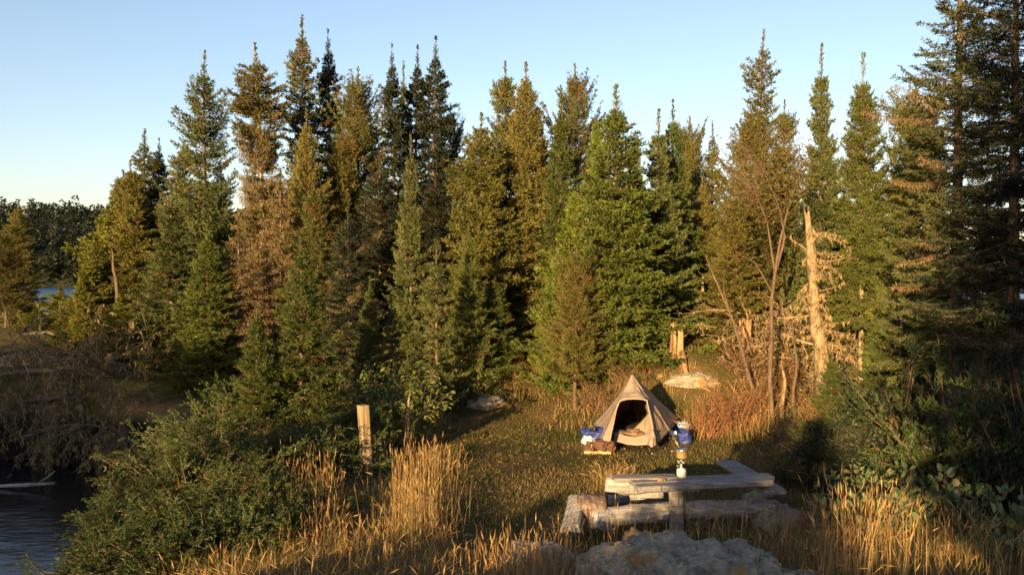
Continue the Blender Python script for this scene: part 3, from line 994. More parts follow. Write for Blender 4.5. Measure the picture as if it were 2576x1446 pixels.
# junipers of the left bank
JB = [  # u, Y, radius, height, label
    (350, 10.2, .7, .48, 'low juniper spilling down the bank towards the black water'),
    (395, 11.7, .8, .5, 'low juniper on the bank lip, just before the bank turns away'),
    (290, 9.3, .6, .4, 'juniper tuft hanging over the bank lip near the bottom left'),
    (300, 8.2, .75, .42, 'flat juniper at the very corner of the bank, nearest the bottom left of the picture'),
    (425, 8.2, 1.0, 0.51, 'dark juniper at the lowest left corner of the bank above the water'),
    (480, 9.4, .95, 0.56, 'spreading juniper on the bank edge, second up from the lower left corner'),
    (560, 8.5, .7, 0.57, 'low juniper left of the tall dry grass at the bottom edge'),
    (520, 10.8, 1.0, 0.64, 'juniper on the bank edge where the dark water narrows'),
    (600, 10.0, .95, 0.61, 'juniper in the middle of the bank between red-stemmed dogwoods'),
    (660, 9.0, .6, 0.49, 'juniper half hidden by the left fringe of the dry grass'),
    (560, 12.7, 1.2, 0.78, 'juniper below the drooping fir at the inlet bank'),
    (640, 11.6, 1.15, 0.66, 'broad juniper below the low spreading fir'),
    (760, 12.3, 1.1, 0.61, 'juniper in front of the young bright green fir'),
    (850, 13.6, .9, 0.53, 'shaded juniper at the foot of the timber post'),
    (590, 14.2, 1.2, 0.90, 'tall juniper clump behind the red-stemmed dogwoods'),
    (700, 10.0, .85, 0.45, 'small juniper showing at the left edge of the tall straw grass'),
]
JB = [(u, Y, r * .88, h * (.85 + .3 * ((i * 7) % 5) / 4), lab) for i, (u, Y, r, h, lab) in enumerate(JB)]
for i, (u, Y, r, h, lab) in enumerate(JB):
    o = empty('juniper_bush', gz(u, Y), i * 1.7, lab, 'shrub', 'junipers on the left bank')
    o.scale = (r, r, h / .75)
    link('foliage', JUN[i % 3], o)
for i, (u, Y, r, h, lab) in enumerate([
    (2330, 11.5, 1.3, 1.3, 'dark evergreen bush left of the right-edge cedar bush, in deep shade'),
    (2470, 10.6, 1.2, 1.5, 'feathery cedar bush catching stray light at the right edge'),
    (2590, 9.8, 1.1, 1.3, 'evergreen bush cut by the right picture edge'),
    (2180, 12.6, 1.1, .8, 'low evergreen at the foot of the large green fir'),
    (2080, 12.0, .8, .6, 'small evergreen tuft between the scrub and the big-leaved bushes'),
]):
    o = empty('juniper_bush', gz(u, Y), i * 2.1, lab, 'shrub', 'evergreen bushes at right')
    o.scale = (r, r, h / .75)
    link('foliage', JUN[i % 3] if i in (1, 3) else JUN_D[0], o)

LEAFY = [
    ('leafy_shrub', 'willow', 470, 9.6, .62, 'pale green sprigs poking out of the lower junipers on the bank'),
    ('leafy_shrub', 'willow', 560, 10.8, .8, 'leafy sprigs above the middle junipers of the bank'),
    ('leafy_shrub', 'alder', 655, 11.2, .55, 'light green shoots between the junipers and the straw grass'),
    ('leafy_shrub', 'dry', 590, 9.3, .6, 'dead brown twigs sticking up from the lower junipers'),
    ('leafy_shrub', 'rust', 505, 11.6, .6, 'reddening twigs near the upper lip of the bank'),
    ('leafy_shrub', 'alder', 1010, 14.4, 1.15, 'bright green leafy alder right of the timber post'),
    ('leafy_shrub', 'alder', 962, 14.9, 1.2, 'taller thin alder shoots behind the bright green alder'),
    ('leafy_shrub', 'alder', 1180, 18.2, .85, 'small green alder against the dark firs above the grey boulder'),
    ('leafy_shrub', 'rust', 1285, 19.6, .8, 'rusty red dry shrub on the mound behind the grey boulder'),
    ('leafy_shrub', 'dogwood', 545, 9.8, 1.0, 'red-stemmed dogwood low on the left bank'),
    ('leafy_shrub', 'dogwood', 650, 10.4, .9, 'red-stemmed dogwood beside the tall straw grass'),
    ('leafy_shrub', 'willow', 700, 12.8, 1.0, 'leafy willow in front of the low spreading fir'),
    ('leafy_shrub', 'willow', 630, 12.6, .95, 'leafy willow left of the one before the low spreading fir'),
    ('leafy_shrub', 'willow', 790, 13.4, .9, 'low willow under the young bright green fir'),
    ('leafy_shrub', 'dogwood', 440, 10.4, .5, 'small yellow-green shoots leaning over the dark water'),
    ('leafy_shrub', 'dogwood', 540, 9.0, .6, 'sparse dogwood among the lower junipers'),
    ('leafy_shrub', 'willow', 735, 8.6, .55, 'little green sprig in the straw grass at the bottom'),
    ('leafy_shrub', 'scrub', 1500, 17.2, .75, 'low mixed scrub behind the left side of the tent'),
    ('leafy_shrub', 'scrub', 1570, 17.6, .8, 'low mixed scrub behind the tent peak'),
    ('leafy_shrub', 'rust', 1635, 17.4, .6, 'rust-coloured scrub below the split stump'),
    ('leafy_shrub', 'scrub', 1360, 18.6, .7, 'low green scrub left of the thin-stemmed young spruce'),
    ('leafy_shrub', 'dry', 1790, 15.2, 1.0, 'reddish dry twigs beside the blue bag right of the tent'),
    ('leafy_shrub', 'dry', 1850, 15.6, 1.15, 'reddish dry brush second right of the tent'),
    ('leafy_shrub', 'dry', 1905, 16.2, 1.1, 'reddish dry brush around the foot of the thin rowan'),
    ('leafy_shrub', 'scrub', 1885, 17.4, .75, 'tangled autumn scrub below the second stump'),
    ('leafy_shrub', 'rust', 1960, 17.3, 1.1, 'rusty undergrowth between rowan and snag'),
    ('leafy_shrub', 'scrub', 2030, 16.6, .9, 'yellowing undergrowth below the broken snag'),
    ('leafy_shrub', 'scrub', 1862, 18.1, .7, 'yellowing scrub hiding the foot of the broad stump'),
    ('leafy_shrub', 'dry', 2090, 15.4, .95, 'dry brush at the foot of the lichen-covered trunk'),
    ('leafy_shrub', 'rust', 1790, 19.3, .8, 'orange-leaved scrub right of the split stump'),
    ('leafy_shrub', 'scrub', 2010, 14.2, .7, 'low shaded scrub in front of the snag'),
    ('leafy_shrub', 'bigleaf', 2110, 9.6, .9, 'big-leaved bush nearest the table end'),
    ('leafy_shrub', 'bigleaf', 2200, 9.0, 1.0, 'big-leaved bush behind the right straw grass'),
    ('leafy_shrub', 'bigleaf', 2260, 9.8, 1.1, 'upright big-leaved bush with pale lit leaves'),
    ('leafy_shrub', 'bigleaf', 2350, 9.2, 1.05, 'big-leaved bush in deep shade, third from the right edge'),
    ('leafy_shrub', 'bigleaf', 2430, 9.5, 1.2, 'tall big-leaved bush with reddening leaves near the right edge'),
    ('leafy_shrub', 'bigleaf', 2520, 9.0, 1.1, 'big-leaved bush at the right picture edge'),
    ('leafy_shrub', 'bigleaf', 2470, 8.4, .8, 'low big-leaved sprigs at the lower right'),
    ('leafy_shrub', 'bigleaf', 2150, 10.6, .8, 'big-leaved sprigs in shade behind the table end'),
]
for i, (nm, key, u, Y, sc, lab) in enumerate(LEAFY):
    leafy_thing(nm, key, LC, gz(u, Y), i * 1.3, sc, lab, 'shrub', 'leafy shrubs round the camp')


# ------------------------------------------------------------------ grass
def blades(pts, h, w, lean, cols, rng, bend_=.35):
    n = len(pts)
    a = rng.random(n) * 6.283
    d = np.stack([np.cos(a), np.sin(a), np.zeros(n)], 1)
    sd = np.stack([-np.sin(a + rng.normal(size=n)), np.cos(a), np.zeros(n)], 1)
    L = lean * rng.random(n)
    mid = pts + np.array([0, 0, 1.]) * (h * .55)[:, None] + d * (L * h * .35)[:, None]
    tip = pts + np.array([0, 0, 1.]) * (h * (1 - .3 * L))[:, None] + d * (L * h)[:, None]
    w = np.broadcast_to(w, n)[:, None] * .5
    q1 = np.stack([pts - sd * w, pts + sd * w, mid + sd * w * .8, mid - sd * w * .8], 1)
    q2 = np.stack([mid - sd * w * .8, mid + sd * w * .8, tip + sd * w * .15, tip - sd * w * .15], 1)
    return np.concatenate([q1, q2]), np.tile(cols, (2, 1)), tip, nrm(tip - mid)


STRAW = [np.array(c) for c in ((.2, .115, .042), (.34, .205, .08), (.5, .35, .155))]


def straw_cols(n, rng):
    t = rng.random(n)
    return np.where((t < .5)[:, None], lerpc(STRAW[0], STRAW[1], np.clip(t * 2, 0, 1)), lerpc(STRAW[1], STRAW[2], np.clip(t * 2 - 1, 0, 1)))


def short_grass():
    rng = np.random.default_rng(3)
    qb = QB()
    n = 270000
    y = 7 + 17 * rng.random(n) ** 1.3
    x = rng.uniform(-1, 1, n) * (2 + y * .45) + 1.0
    ok = (x > np.interp(y, [7, 12, 18, 24], [-4, -5, -4, -5])) & (x < np.interp(y, [7, 10, 15, 24], [4.2, 5.5, 8, 9]))
    # trodden bare patches
    ok &= rng.random(n) < .55 + .6 * vnoise(x, y, 1.1, 6)
    x, y = x[ok], y[ok]
    n = len(x)
    p = np.stack([x, y, H(x, y) - .01], 1)
    g = np.clip(.5 + .5 * vnoise(x, y, .8, 9) + rng.normal(size=n) * .22, 0, 1)
    c = lerpc((.07, .088, .019), (.28, .19, .072), g) * rng.uniform(.7, 1.3, n)[:, None]
    h = rng.uniform(.02, .07, n) * (1 + .5 * vnoise(x, y, 1.7, 3)) + .01
    edge = sst(17.5, 21, y)
    h = h * (1 + 1.6 * edge)
    q, cc, _, _ = blades(p, h, rng.uniform(.0045, .008, n), 1.1, c, rng)
    qb.add(q, cc)
    # ground weeds: tiny leaves
    m = 9000
    y = 8.5 + 13 * rng.random(m); x = rng.uniform(-1, 1, m) * 3.6 + 1
    cl = vnoise(x, y, 1.6, 8) > .05
    x, y = x[cl], y[cl]; m = len(x)
    p = np.stack([x, y, H(x, y) + rng.uniform(0, .06, m)], 1)
    a = rng.random(m) * 6.283
    d = nrm(np.stack([np.cos(a), np.sin(a), rng.uniform(-.1, .8, m)], 1))
    qb.add(leaves(p, d, nrm(np.array([0, 0, 1.]) + rng.normal(size=d.shape) * .3), .045, .03), np.tile(lerpc((.07, .1, .02), (.3, .2, .06), rng.random(m) ** 1.3), (2, 1)))
    tag(qb.build('grass', [M['grass']]), kind='stuff')


short_grass()


def tall_patch(qb, rng, fx, n, hh, frac_head=.5, w=.006, lean=.35, green=.12, nblade=1.5):
    p = fx(n)
    p[:, 2] = H(p[:, 0], p[:, 1]) - .02
    n = len(p)
    h = rng.uniform(hh[0], hh[1], n)
    h = np.where((np.abs(p[:, 0] / p[:, 1] + .171) < .03) & (p[:, 1] > 8.9) & (p[:, 1] < 12.6), h * .3, h)
    c = straw_cols(n, rng)
    g = rng.random(n) < green
    c = np.where(g[:, None], np.array((.1, .12, .03)), c)
    q, cc, tip, td = blades(p, h, w, np.where(rng.random(n) < .2, lean + .7, lean), c, rng)
    qb.add(q, cc)
    hd = rng.random(n) < frac_head
    qb.add(shoots(tip[hd] - td[hd] * .09, td[hd], rng.uniform(.08, .15, hd.sum()), .0095, rng), np.tile(c[hd] * 1.1, (2, 1)))
    m = int(n * nblade)
    pb = fx(m); pb[:, 2] = H(pb[:, 0], pb[:, 1]) - .02
    m = len(pb)
    cb = lerpc((.06, .07, .02), (.34, .24, .1), rng.random(m) ** 1.1)
    q, cc, _, _ = blades(pb, rng.uniform(hh[0] * .35, hh[0] * 1.1, m), w * 1.2, 1.25, cb, rng)
    qb.add(q, cc)


def area_px(u0, u1, Y0, Y1, rng, clump=0.0):
    def f(n):
        u = rng.uniform(u0, u1, n) + rng.normal(size=n) * min(45, (u1 - u0) * .16); Y = rng.uniform(Y0, Y1, n) + rng.normal(size=n) * min(.35, (Y1 - Y0) * .15)
        Y = np.maximum(Y, 6.6)
        x = (u - 1288) / F * Y
        if clump:
            ok = rng.random(n) < .5 + clump * vnoise(x, Y, 3.3, 2.5)
            x, Y = x[ok], Y[ok]
        return np.stack([x, Y, np.zeros(len(x))], 1)
    return f


def tall_grass():
    rng = np.random.default_rng(9)
    for nm, patches in {
        'tall_grass': [  # left sunlit mass
            (730, 1090, 8.5, 10.3, 3400, (.28, .58), .35, .5, .12), (620, 1130, 7.0, 8.7, 4200, (.2, .42), .15, .9, .3),
            (930, 1110, 9.2, 11.2, 260, (.6, .95), .9, .15, 0), (730, 860, 9.6, 11.2, 130, (.5, .9), .8, .25, .1), (700, 1100, 9.0, 11.8, 2600, (.12, .32), .1, .9, .2),
            (1050, 1150, 12.4, 13.4, 600, (.22, .45), .5, .55, .15), (850, 960, 13.0, 14.0, 700, (.3, .55), .3, .8, .15),
            (470, 1100, 6.9, 8.6, 5200, (.24, .52), .25, .8, .22), (1090, 1420, 7.0, 8.0, 500, (.2, .45), .6, .4, 0)],
        'reed_grass': [  # right mass and the stalks by the log
            (2060, 2270, 7.0, 8.8, 620, (.6, 1.05), .8, .3, .05), (2000, 2420, 7.0, 9.0, 2600, (.2, .5), .15, .8, .35),
            (1640, 1780, 8.75, 9.0, 22, (.35, .55), .9, .3, 0), (1765, 1890, 8.8, 9.1, 60, (.45, .68), .95, .25, 0),
            (2300, 2576, 7.0, 8.6, 1300, (.4, .8), .3, .5, .35), (1930, 2080, 8.2, 9.6, 1500, (.2, .42), .3, .5, .2),
            (1480, 1980, 6.9, 8.5, 150, (.45, .85), .8, .3, 0), (1180, 1460, 7.0, 8.6, 420, (.25, .6), .7, .35, .05)],
        'dry_grass': [  # far edge of the clearing
            (1080, 1370, 18.5, 20.5, 3000, (.25, .5), .3, .6, .12), (1420, 1720, 16.2, 18.2, 1500, (.1, .3), .3, .6, .2),
            (1760, 1930, 15.2, 16.8, 1500, (.2, .55), .3, .7, .1), (1930, 2180, 14.0, 16.2, 1500, (.15, .4), .3, .8, .2),
            (1020, 1110, 15.2, 17.2, 900, (.25, .45), .3, .6, .2), (1500, 1600, 11.6, 12.6, 500, (.1, .25), .2, .8, .1)],
    }.items():
        qb = QB()
        for (u0, u1, Y0, Y1, n, hh, fh, ln, gr) in patches:
            tall_patch(qb, rng, area_px(u0, u1, Y0, Y1, rng, .5 if n > 500 else 0), n, hh, fh, (.0048 if Y0 < 12 else .0075), ln, gr)
        tag(qb.build(nm, [M['grass']]), kind='stuff')


tall_grass()


# ------------------------------------------------------------------ rocks
def rock(name, cx, cy, rx, ry, h, label, seed, rot=0.0, n=90, rough=.25, sink=.15, group='rocks'):
    th = np.linspace(0, 2 * math.pi, n, endpoint=False)
    ph = np.linspace(0, math.pi / 2 * 1.15, n // 2)
    G = np.zeros((len(ph), n, 3))
    for i, p in enumerate(ph):
        for j, t in enumerate(th):
            d = Vector((math.sin(p) * math.cos(t), math.sin(p) * math.sin(t), math.cos(p)))
            q = d * 1.6 + Vector((seed * 3.7, seed, 0))
            r = 1 + rough * mnoise.fractal(q, 1.0, 2.0, 4) + .12 * rough * mnoise.fractal(q * 6, .9, 2.1, 4) + .3 * rough * (abs(mnoise.noise(q * 2.2)) - .3) + (.16 * (abs(mnoise.noise(q * 3.1)) - .2) + .055 * (abs(mnoise.noise(q * 9)) - .2) + .025 * mnoise.noise(q * 21)) * (n >= 110)
            x, y = d.x * rx * r, d.y * ry * r
            G[i, j] = (x, y, (max(d.z, -.3)) * h * r)
    o = link(name, grid_mesh(name, G, M['rock'], closed_u=True))
    o.location = (cx, cy, Hs(cx, cy) - sink)
    o.rotation_euler = (0, 0, rot)
    return tag(o, label, 'rock', group)


def rock_px(u, Y, rx, ry, h, label, seed, **kw):
    x = (u - 1288) / F * Y
    return rock('boulder' if h < .3 else 'rock', x, Y, rx, ry, h, label, seed, **kw)


rock_px(1730, 7.25, 1.0, 1.2, .58, 'large lichen-covered rock in the foreground below the front log', 1, n=300, rough=.3, rot=.2)
rock_px(1960, 7.2, .9, .95, .36, 'flat grey rock at the bottom, right of the large foreground rock', 2, n=220)
rock_px(1350, 8.5, .48, .5, .4, 'smaller lichen-grey rock with dry stalks, left of the large foreground rock', 3, n=110)
rock_px(1225, 18.2, .5, .5, .32, 'grey boulder half buried at the back left of the clearing', 4, n=50)
rock_px(1745, 17.25, .6, .32, .2, 'pale sunlit rock ledge below the split stump', 5, n=80)
rock_px(1650, 17.6, .3, .25, .14, 'small pale stone in the grass behind the tent', 6, n=40)
rock_px(1524, 16.7, .34, .25, .15, 'low pale stone in the grass left of the tent peak', 7, n=40)
rock_px(1897, 10.9, .17, .15, .16, 'rounded grey stone behind the table beside the slanting plank', 8, n=40, sink=.02)
rock_px(1935, 10.3, .16, .14, .14, 'pale stone beside the right table end', 9, n=40, sink=.02)
rock_px(1965, 9.9, .3, .26, .3, 'light grey stone among bushes right of the table', 10, n=50, sink=.05)
rock_px(1925, 11.3, .11, .1, .1, 'tiny stone behind the rounded grey stone', 11, n=30, sink=.02)
rock_px(130, 28, 1.2, .8, .2, 'low bare rock on the top of the point at far left', 12, n=70)
rock_px(60, 22.5, 1.2, .9, .3, 'grey rock slope above the fallen trees at far left', 13, n=70)


# ------------------------------------------------------------------ dead wood, snag, stumps
def dead_branches(qb, base, dirs, L, rng, r=.012, sub=6, hang=.2, col=(.3, .22, .14), lich=.5, jit=.12):
    n = len(base)
    K = 5
    pts = [base]
    d = dirs.copy()
    for k in range(K):
        d = nrm(d + rng.normal(size=d.shape) * jit + np.array([0, 0, -hang * .25]))
        pts.append(pts[-1] + d * (L / K)[:, None])
    c0 = np.array(col) * rng.uniform(.6, 1.2, n)[:, None]
    for k in range(K):
        qb.add(segs(pts[k], pts[k + 1], r * (1 - k / K) + .002, r * (1 - (k + 1) / K) + .002), np.tile(c0, (3, 1)), 0)
    for k in range(1, K + 1):
        i = np.repeat(np.arange(n), sub)
        dd = nrm(pts[k] - pts[k - 1])[i]
        sd = nrm(dd * .6 + rng.normal(size=dd.shape) * .6 + np.array([0, 0, -hang]))
        l2 = L[i] * rng.uniform(.08, .3, len(i)) * (1.1 - k / K * .5)
        e = pts[k][i] + sd * l2[:, None]
        qb.add(segs(pts[k][i], e, .004, .0015), np.tile(np.array(col) * rng.uniform(.6, 1.2, len(i))[:, None], (3, 1)), 0)
        if lich:
            m = rng.random(len(i)) < lich
            for q in range(3):
                pp = pts[k][i][m] + sd[m] * (l2[m] * rng.random(m.sum()))[:, None]
                qb.add(shoots(pp, nrm(np.array([0, 0, -1.]) + rng.normal(size=pp.shape) * .4), rng.uniform(.05, .14, len(pp)), .02, rng, 1), LICHEN * rng.uniform(.6, 1.2, len(pp))[:, None], 0)


M['deadbark'] = mat_noise('dead_bark', [(.3, (.03, .026, .022)), (.6, (.08, .07, .06)), (.8, (.16, .14, .12))], 7, (2, 2, 2))


def fallen_tree(u0, Y0, z0, u1, Y1, z1, r, seed, label, nb=26, bl=1.3):
    rng = np.random.default_rng(seed)
    a = np.array([(u0 - 1288) / F * Y0, Y0, z0]); b = np.array([(u1 - 1288) / F * Y1, Y1, z1])
    o = empty('fallen_tree', tuple(a), 0, label, 'fallen tree', 'dead trees on the inlet bank')
    t = np.linspace(0, 1, 12)
    pts = (b - a)[None] * t[:, None] + np.array([0, 0, .25])[None] * np.sin(t * 3)[:, None]
    link('trunk', tube_mesh('trunk', pts, r * .7 * (1 - .7 * t), M['deadbark'], 8, .15, seed), o)
    qb = QB()
    nb = int(nb * 1.7)
    s = rng.uniform(.08, 1, nb)
    base = (b - a)[None] * s[:, None] + np.array([0, 0, .25])[None] * np.sin(s * 3)[:, None]
    d = rng.normal(size=(nb, 3)) * np.array([.7, .6, .5]) + np.array([0, -.5, -.6])
    up = rng.random(nb) < .22
    d[up] = d[up] * .5 + np.array([.1, -.2, 1.3])
    dead_branches(qb, base, nrm(d), bl * rng.uniform(.5, 1.2, nb), rng, .014, 6, .5, (.16, .12, .075), .45)
    qb.build('branches', [M['twig']], o)
    return o


fallen_tree(-40, 20.2, .5, 380, 19.4, .35, .13, 71, 'fallen grey spruce lying along the top of the inlet bank', 44, 1.7)
fallen_tree(0, 19.6, -.1, 360, 18.9, -.1, .1, 72, 'dead spruce hanging down the dark inlet bank', 46, 1.5)
fallen_tree(120, 20.8, .8, 400, 19.6, .5, .09, 73, 'upper dead spruce with upright bare branches at the left end of the stand', 40, 1.6)
fallen_tree(-60, 21.5, .9, 200, 21.0, .7, .09, 74, 'dead spruce against the left picture edge on the point', 34, 1.4)
fallen_tree(60, 18.6, -.6, 340, 18.0, -.5, .08, 75, 'lowest dead spruce trailing twigs into the black water', 40, 1.2)


def stick(name, pts, r, mat, label, cat='branch', forks=()):
    pts = np.asarray(pts, float)
    o = link(name, tube_mesh(name, pts - pts[0], r, mat, 7, .2, 3))
    o.location = tuple(pts[0])
    return tag(o, label, cat)


stick('driftwood_branch', [PG(0, 1222, WATER + .04), PG(60, 1219, WATER + .08), PG(138, 1215, WATER + .14)], [.035, .04, .03], M['graywood'], 'pale driftwood branch floating in the black water at left')
stick('driftwood_twig', [PG(100, 1212, WATER + .02), P(120, 1200, 16.2), P(138, 1184, 16.0)], [.02, .016, .01], M['graywood'], 'short twig sticking up beside the floating driftwood branch', 'branch')


def snag():
    rng = np.random.default_rng(81)
    Y = 16.4
    pl = [(2078, 925), (2066, 880), (2056, 830), (2048, 770), (2046, 700), (2042, 640), (2036, 590), (2030, 535)]
    pts = np.array([P(u, v, Y - i * .05) for i, (u, v) in enumerate(pl)])
    pts[0][2] = min(pts[0][2], Hs(pts[0][0], pts[0][1])) - .1
    pts = np.concatenate([pts[:1], pts[1:]])
    t = np.linspace(0, 1, 40)
    tt = np.linspace(0, 1, len(pts))
    fine = np.stack([np.interp(t, tt, pts[:, k]) for k in range(3)], 1)
    w = np.interp(t, tt, [.155, .145, .13, .108, .1, .095, .07, .045])
    o = empty('dead_snag', tuple(pts[0]), 0, 'pale broken dead trunk leaning left with stub branches, lit by low sun', 'dead tree')
    link('trunk', tube_mesh('trunk', fine - pts[0], w, M['snag'], 14, .25, 5, closed_jag=.25), o)
    qb = QB()
    n = 46
    i = rng.integers(6, 36, n)
    a = rng.random(n) * 6.283
    d = nrm(np.stack([np.cos(a), np.sin(a) * .7 - .2, rng.uniform(-.35, .35, n)], 1))
    dead_branches(qb, fine[i] - pts[0], d, rng.uniform(.15, .95, n), rng, .018, 4, .15, (.3, .21, .12), .5, .18)
    qb.build('branches', [M['twig']], o)


snag()


def thin_tree(name, pl, Y, r0, label, mat, crown=None, seed=0, cat='tree', forks=()):
    pts = np.array([P(u, v, Y) for u, v in pl])
    pts[0][2] = Hs(pts[0][0], Y) - .05
    t = np.linspace(0, 1, 24); tt = np.linspace(0, 1, len(pts))
    fine = np.stack([np.interp(t, tt, pts[:, k]) for k in range(3)], 1)
    fine[:, 1] += .06 * np.sin(t * 9)
    o = empty(name, tuple(pts[0]), 0, label, cat)
    link('trunk', tube_mesh('trunk', fine - pts[0], r0 * (1 - .82 * t), mat, 8, .15, seed), o)
    for fk, rr in forks:
        fp = np.array([P(u, v, Y - .1 * j) for j, (u, v) in enumerate(fk)]) - pts[0]
        f2 = np.stack([np.interp(np.linspace(0, 1, 12), np.linspace(0, 1, len(fp)), fp[:, k]) for k in range(3)], 1)
        link('limb', tube_mesh('limb', f2, rr * (1 - .8 * np.linspace(0, 1, 12)), mat, 6, .1, seed), o)
    if crown:
        rng = np.random.default_rng(seed)
        n, cu, cv, ru, rv, pal, ll, lw = crown
        c = P(cu, cv, Y) - pts[0]
        qs, ql = QB(), QB()
        m = n // 12
        dirs = nrm(rng.normal(size=(m, 3)))
        rad = rng.random(m) ** .5
        tips = c + dirs * rad[:, None] * np.array([ru / F * Y, ru / F * Y * .8, rv / F * Y])
        src = np.concatenate([fine[12:] - pts[0]] + [np.array([P(u, v, Y) for u, v in fk])[1:] - pts[0] for fk, _ in forks[:3]])
        near = np.argmin(np.linalg.norm(tips[:, None] - src[None], axis=2) + rng.random((m, len(src))) * .5, axis=1)
        src = src[near]
        mid = (tips + src) / 2 + rng.normal(size=tips.shape) * .08
        qs.add(segs(src, mid, .006, .004), np.array((.11, .075, .055))); qs.add(segs(mid, tips, .004, .0015), np.array((.11, .075, .055)))
        i = np.repeat(np.arange(m), 12)
        p = tips[i] + rng.normal(size=(m * 12, 3)) * .16
        a = rng.random(len(i)) * 6.283
        d = nrm(np.stack([np.cos(a), np.sin(a), rng.uniform(-1, .3, len(i))], 1))
        pa = np.array(pal)
        w = rng.random(len(i)) * (len(pa) - 1.001)
        i0 = w.astype(int); fr = (w - i0)[:, None]
        ql.add(leaves(p, d, nrm(np.array([0, 0, 1.]) + rng.normal(size=d.shape) * .5), ll * rng.uniform(.6, 1.2, len(i)), lw), np.tile(pa[i0] * (1 - fr) + pa[i0 + 1] * fr, (2, 1)))
        qs.build('twigs', [M['twig']], o)
        ql.build('crown', [M['leaf']], o)
    return o


thin_tree('rowan_tree', [(1946, 1062), (1938, 960), (1943, 850), (1940, 760), (1948, 680), (1962, 600), (1985, 520), (2010, 450), (2020, 400)], 15.8, .05,
          'thin leaning rowan with rusty autumn leaves and a forked crown, left of the snag', M['birch'], (1900, 1935, 445, 160, 130, [(.06, .075, .018), (.1, .1, .022), (.16, .11, .03), (.26, .11, .035)], .06, .03), 82, 'tree',
          [([(1950, 690), (1975, 600), (1960, 520), (1925, 440)], .03), ([(1945, 740), (1900, 660), (1860, 640)], .02), ([(1950, 690), (1930, 560), (1900, 480)], .025), ([(1942, 850), (1905, 900), (1830, 925)], .02)])
thin_tree('leaning_sapling', [(1912, 1040), (1890, 960), (1868, 890), (1840, 800), (1800, 700), (1775, 640)], 16.5, .05,
          'bare brown sapling leaning left towards the split stump', M['birch'], None, 83, 'dead tree', [([(1868, 890), (1900, 860), (1960, 830)], .02), ([(1840, 800), (1820, 730), (1822, 680)], .018)])
thin_tree('bare_sapling', [(2000, 1060), (1996, 980), (2003, 900), (1995, 800)], 16.2, .045, 'short grey bare stem between rowan and snag', M['birch'], None, 84, 'dead tree')
thin_tree('bare_sapling', [(1968, 1040), (1972, 960), (1968, 900)], 16.0, .05, 'pale dead stem close to the right of the rowan trunk', M['snag'], None, 85, 'dead tree')
thin_tree('bare_sapling', [(1767, 900), (1765, 830), (1767, 745), (1770, 690)], 20.5, .11, 'sunlit thin trunk standing behind the split stump', M['lichen_bark'], None, 86, 'dead tree')
thin_tree('bare_sapling', [(298, 740), (292, 700), (285, 655), (279, 625)], 23.3, .07, 'pinkish broken trunk among the yellow-green cedars at left', M['birch'], None, 87, 'dead tree')
thin_tree('bare_sapling', [(2262, 960), (2262, 900), (2266, 800), (2262, 700)], 15.5, .06, 'thin dark stem at the edge of the deep shade', M['bark'], None, 88, 'dead tree')
thin_tree('alder_stem', [(1028, 1035), (1029, 1010), (1031, 985)], 14.0, .035, 'short pale stem under the bright green alder', M['snag'], None, 89, 'dead tree')


# dead tangle of fine branches at right
def tangle():
    for j, (u, Y, n, lab) in enumerate([(1900, 17.6, 30, 'tangle of pale dead branches below the second stump'), (1990, 17.8, 34, 'tangle of dead twigs to the left of the snag foot'), (2110, 17.0, 30, 'web of grey dead twigs between snag and lichen-covered trunk')]):
        rng = np.random.default_rng(90 + j)
        x = (u - 1288) / F * Y
        o = empty('dead_brush', (x, Y, Hs(x, Y)), 0, lab, 'brush', 'dead brush at right')
        qb = QB()
        base = np.stack([rng.normal(size=n) * .45, rng.normal(size=n) * .3, rng.uniform(0, 1.6, n)], 1)
        d = nrm(np.stack([rng.normal(size=n), rng.normal(size=n) * .5, rng.normal(size=n) * .5], 1))
        dead_branches(qb, base, d, rng.uniform(.5, 1.3, n), rng, .011, 4, .15, (.22, .15, .09), .25, .25)
        qb.build('branches', [M['twig']], o)


tangle()


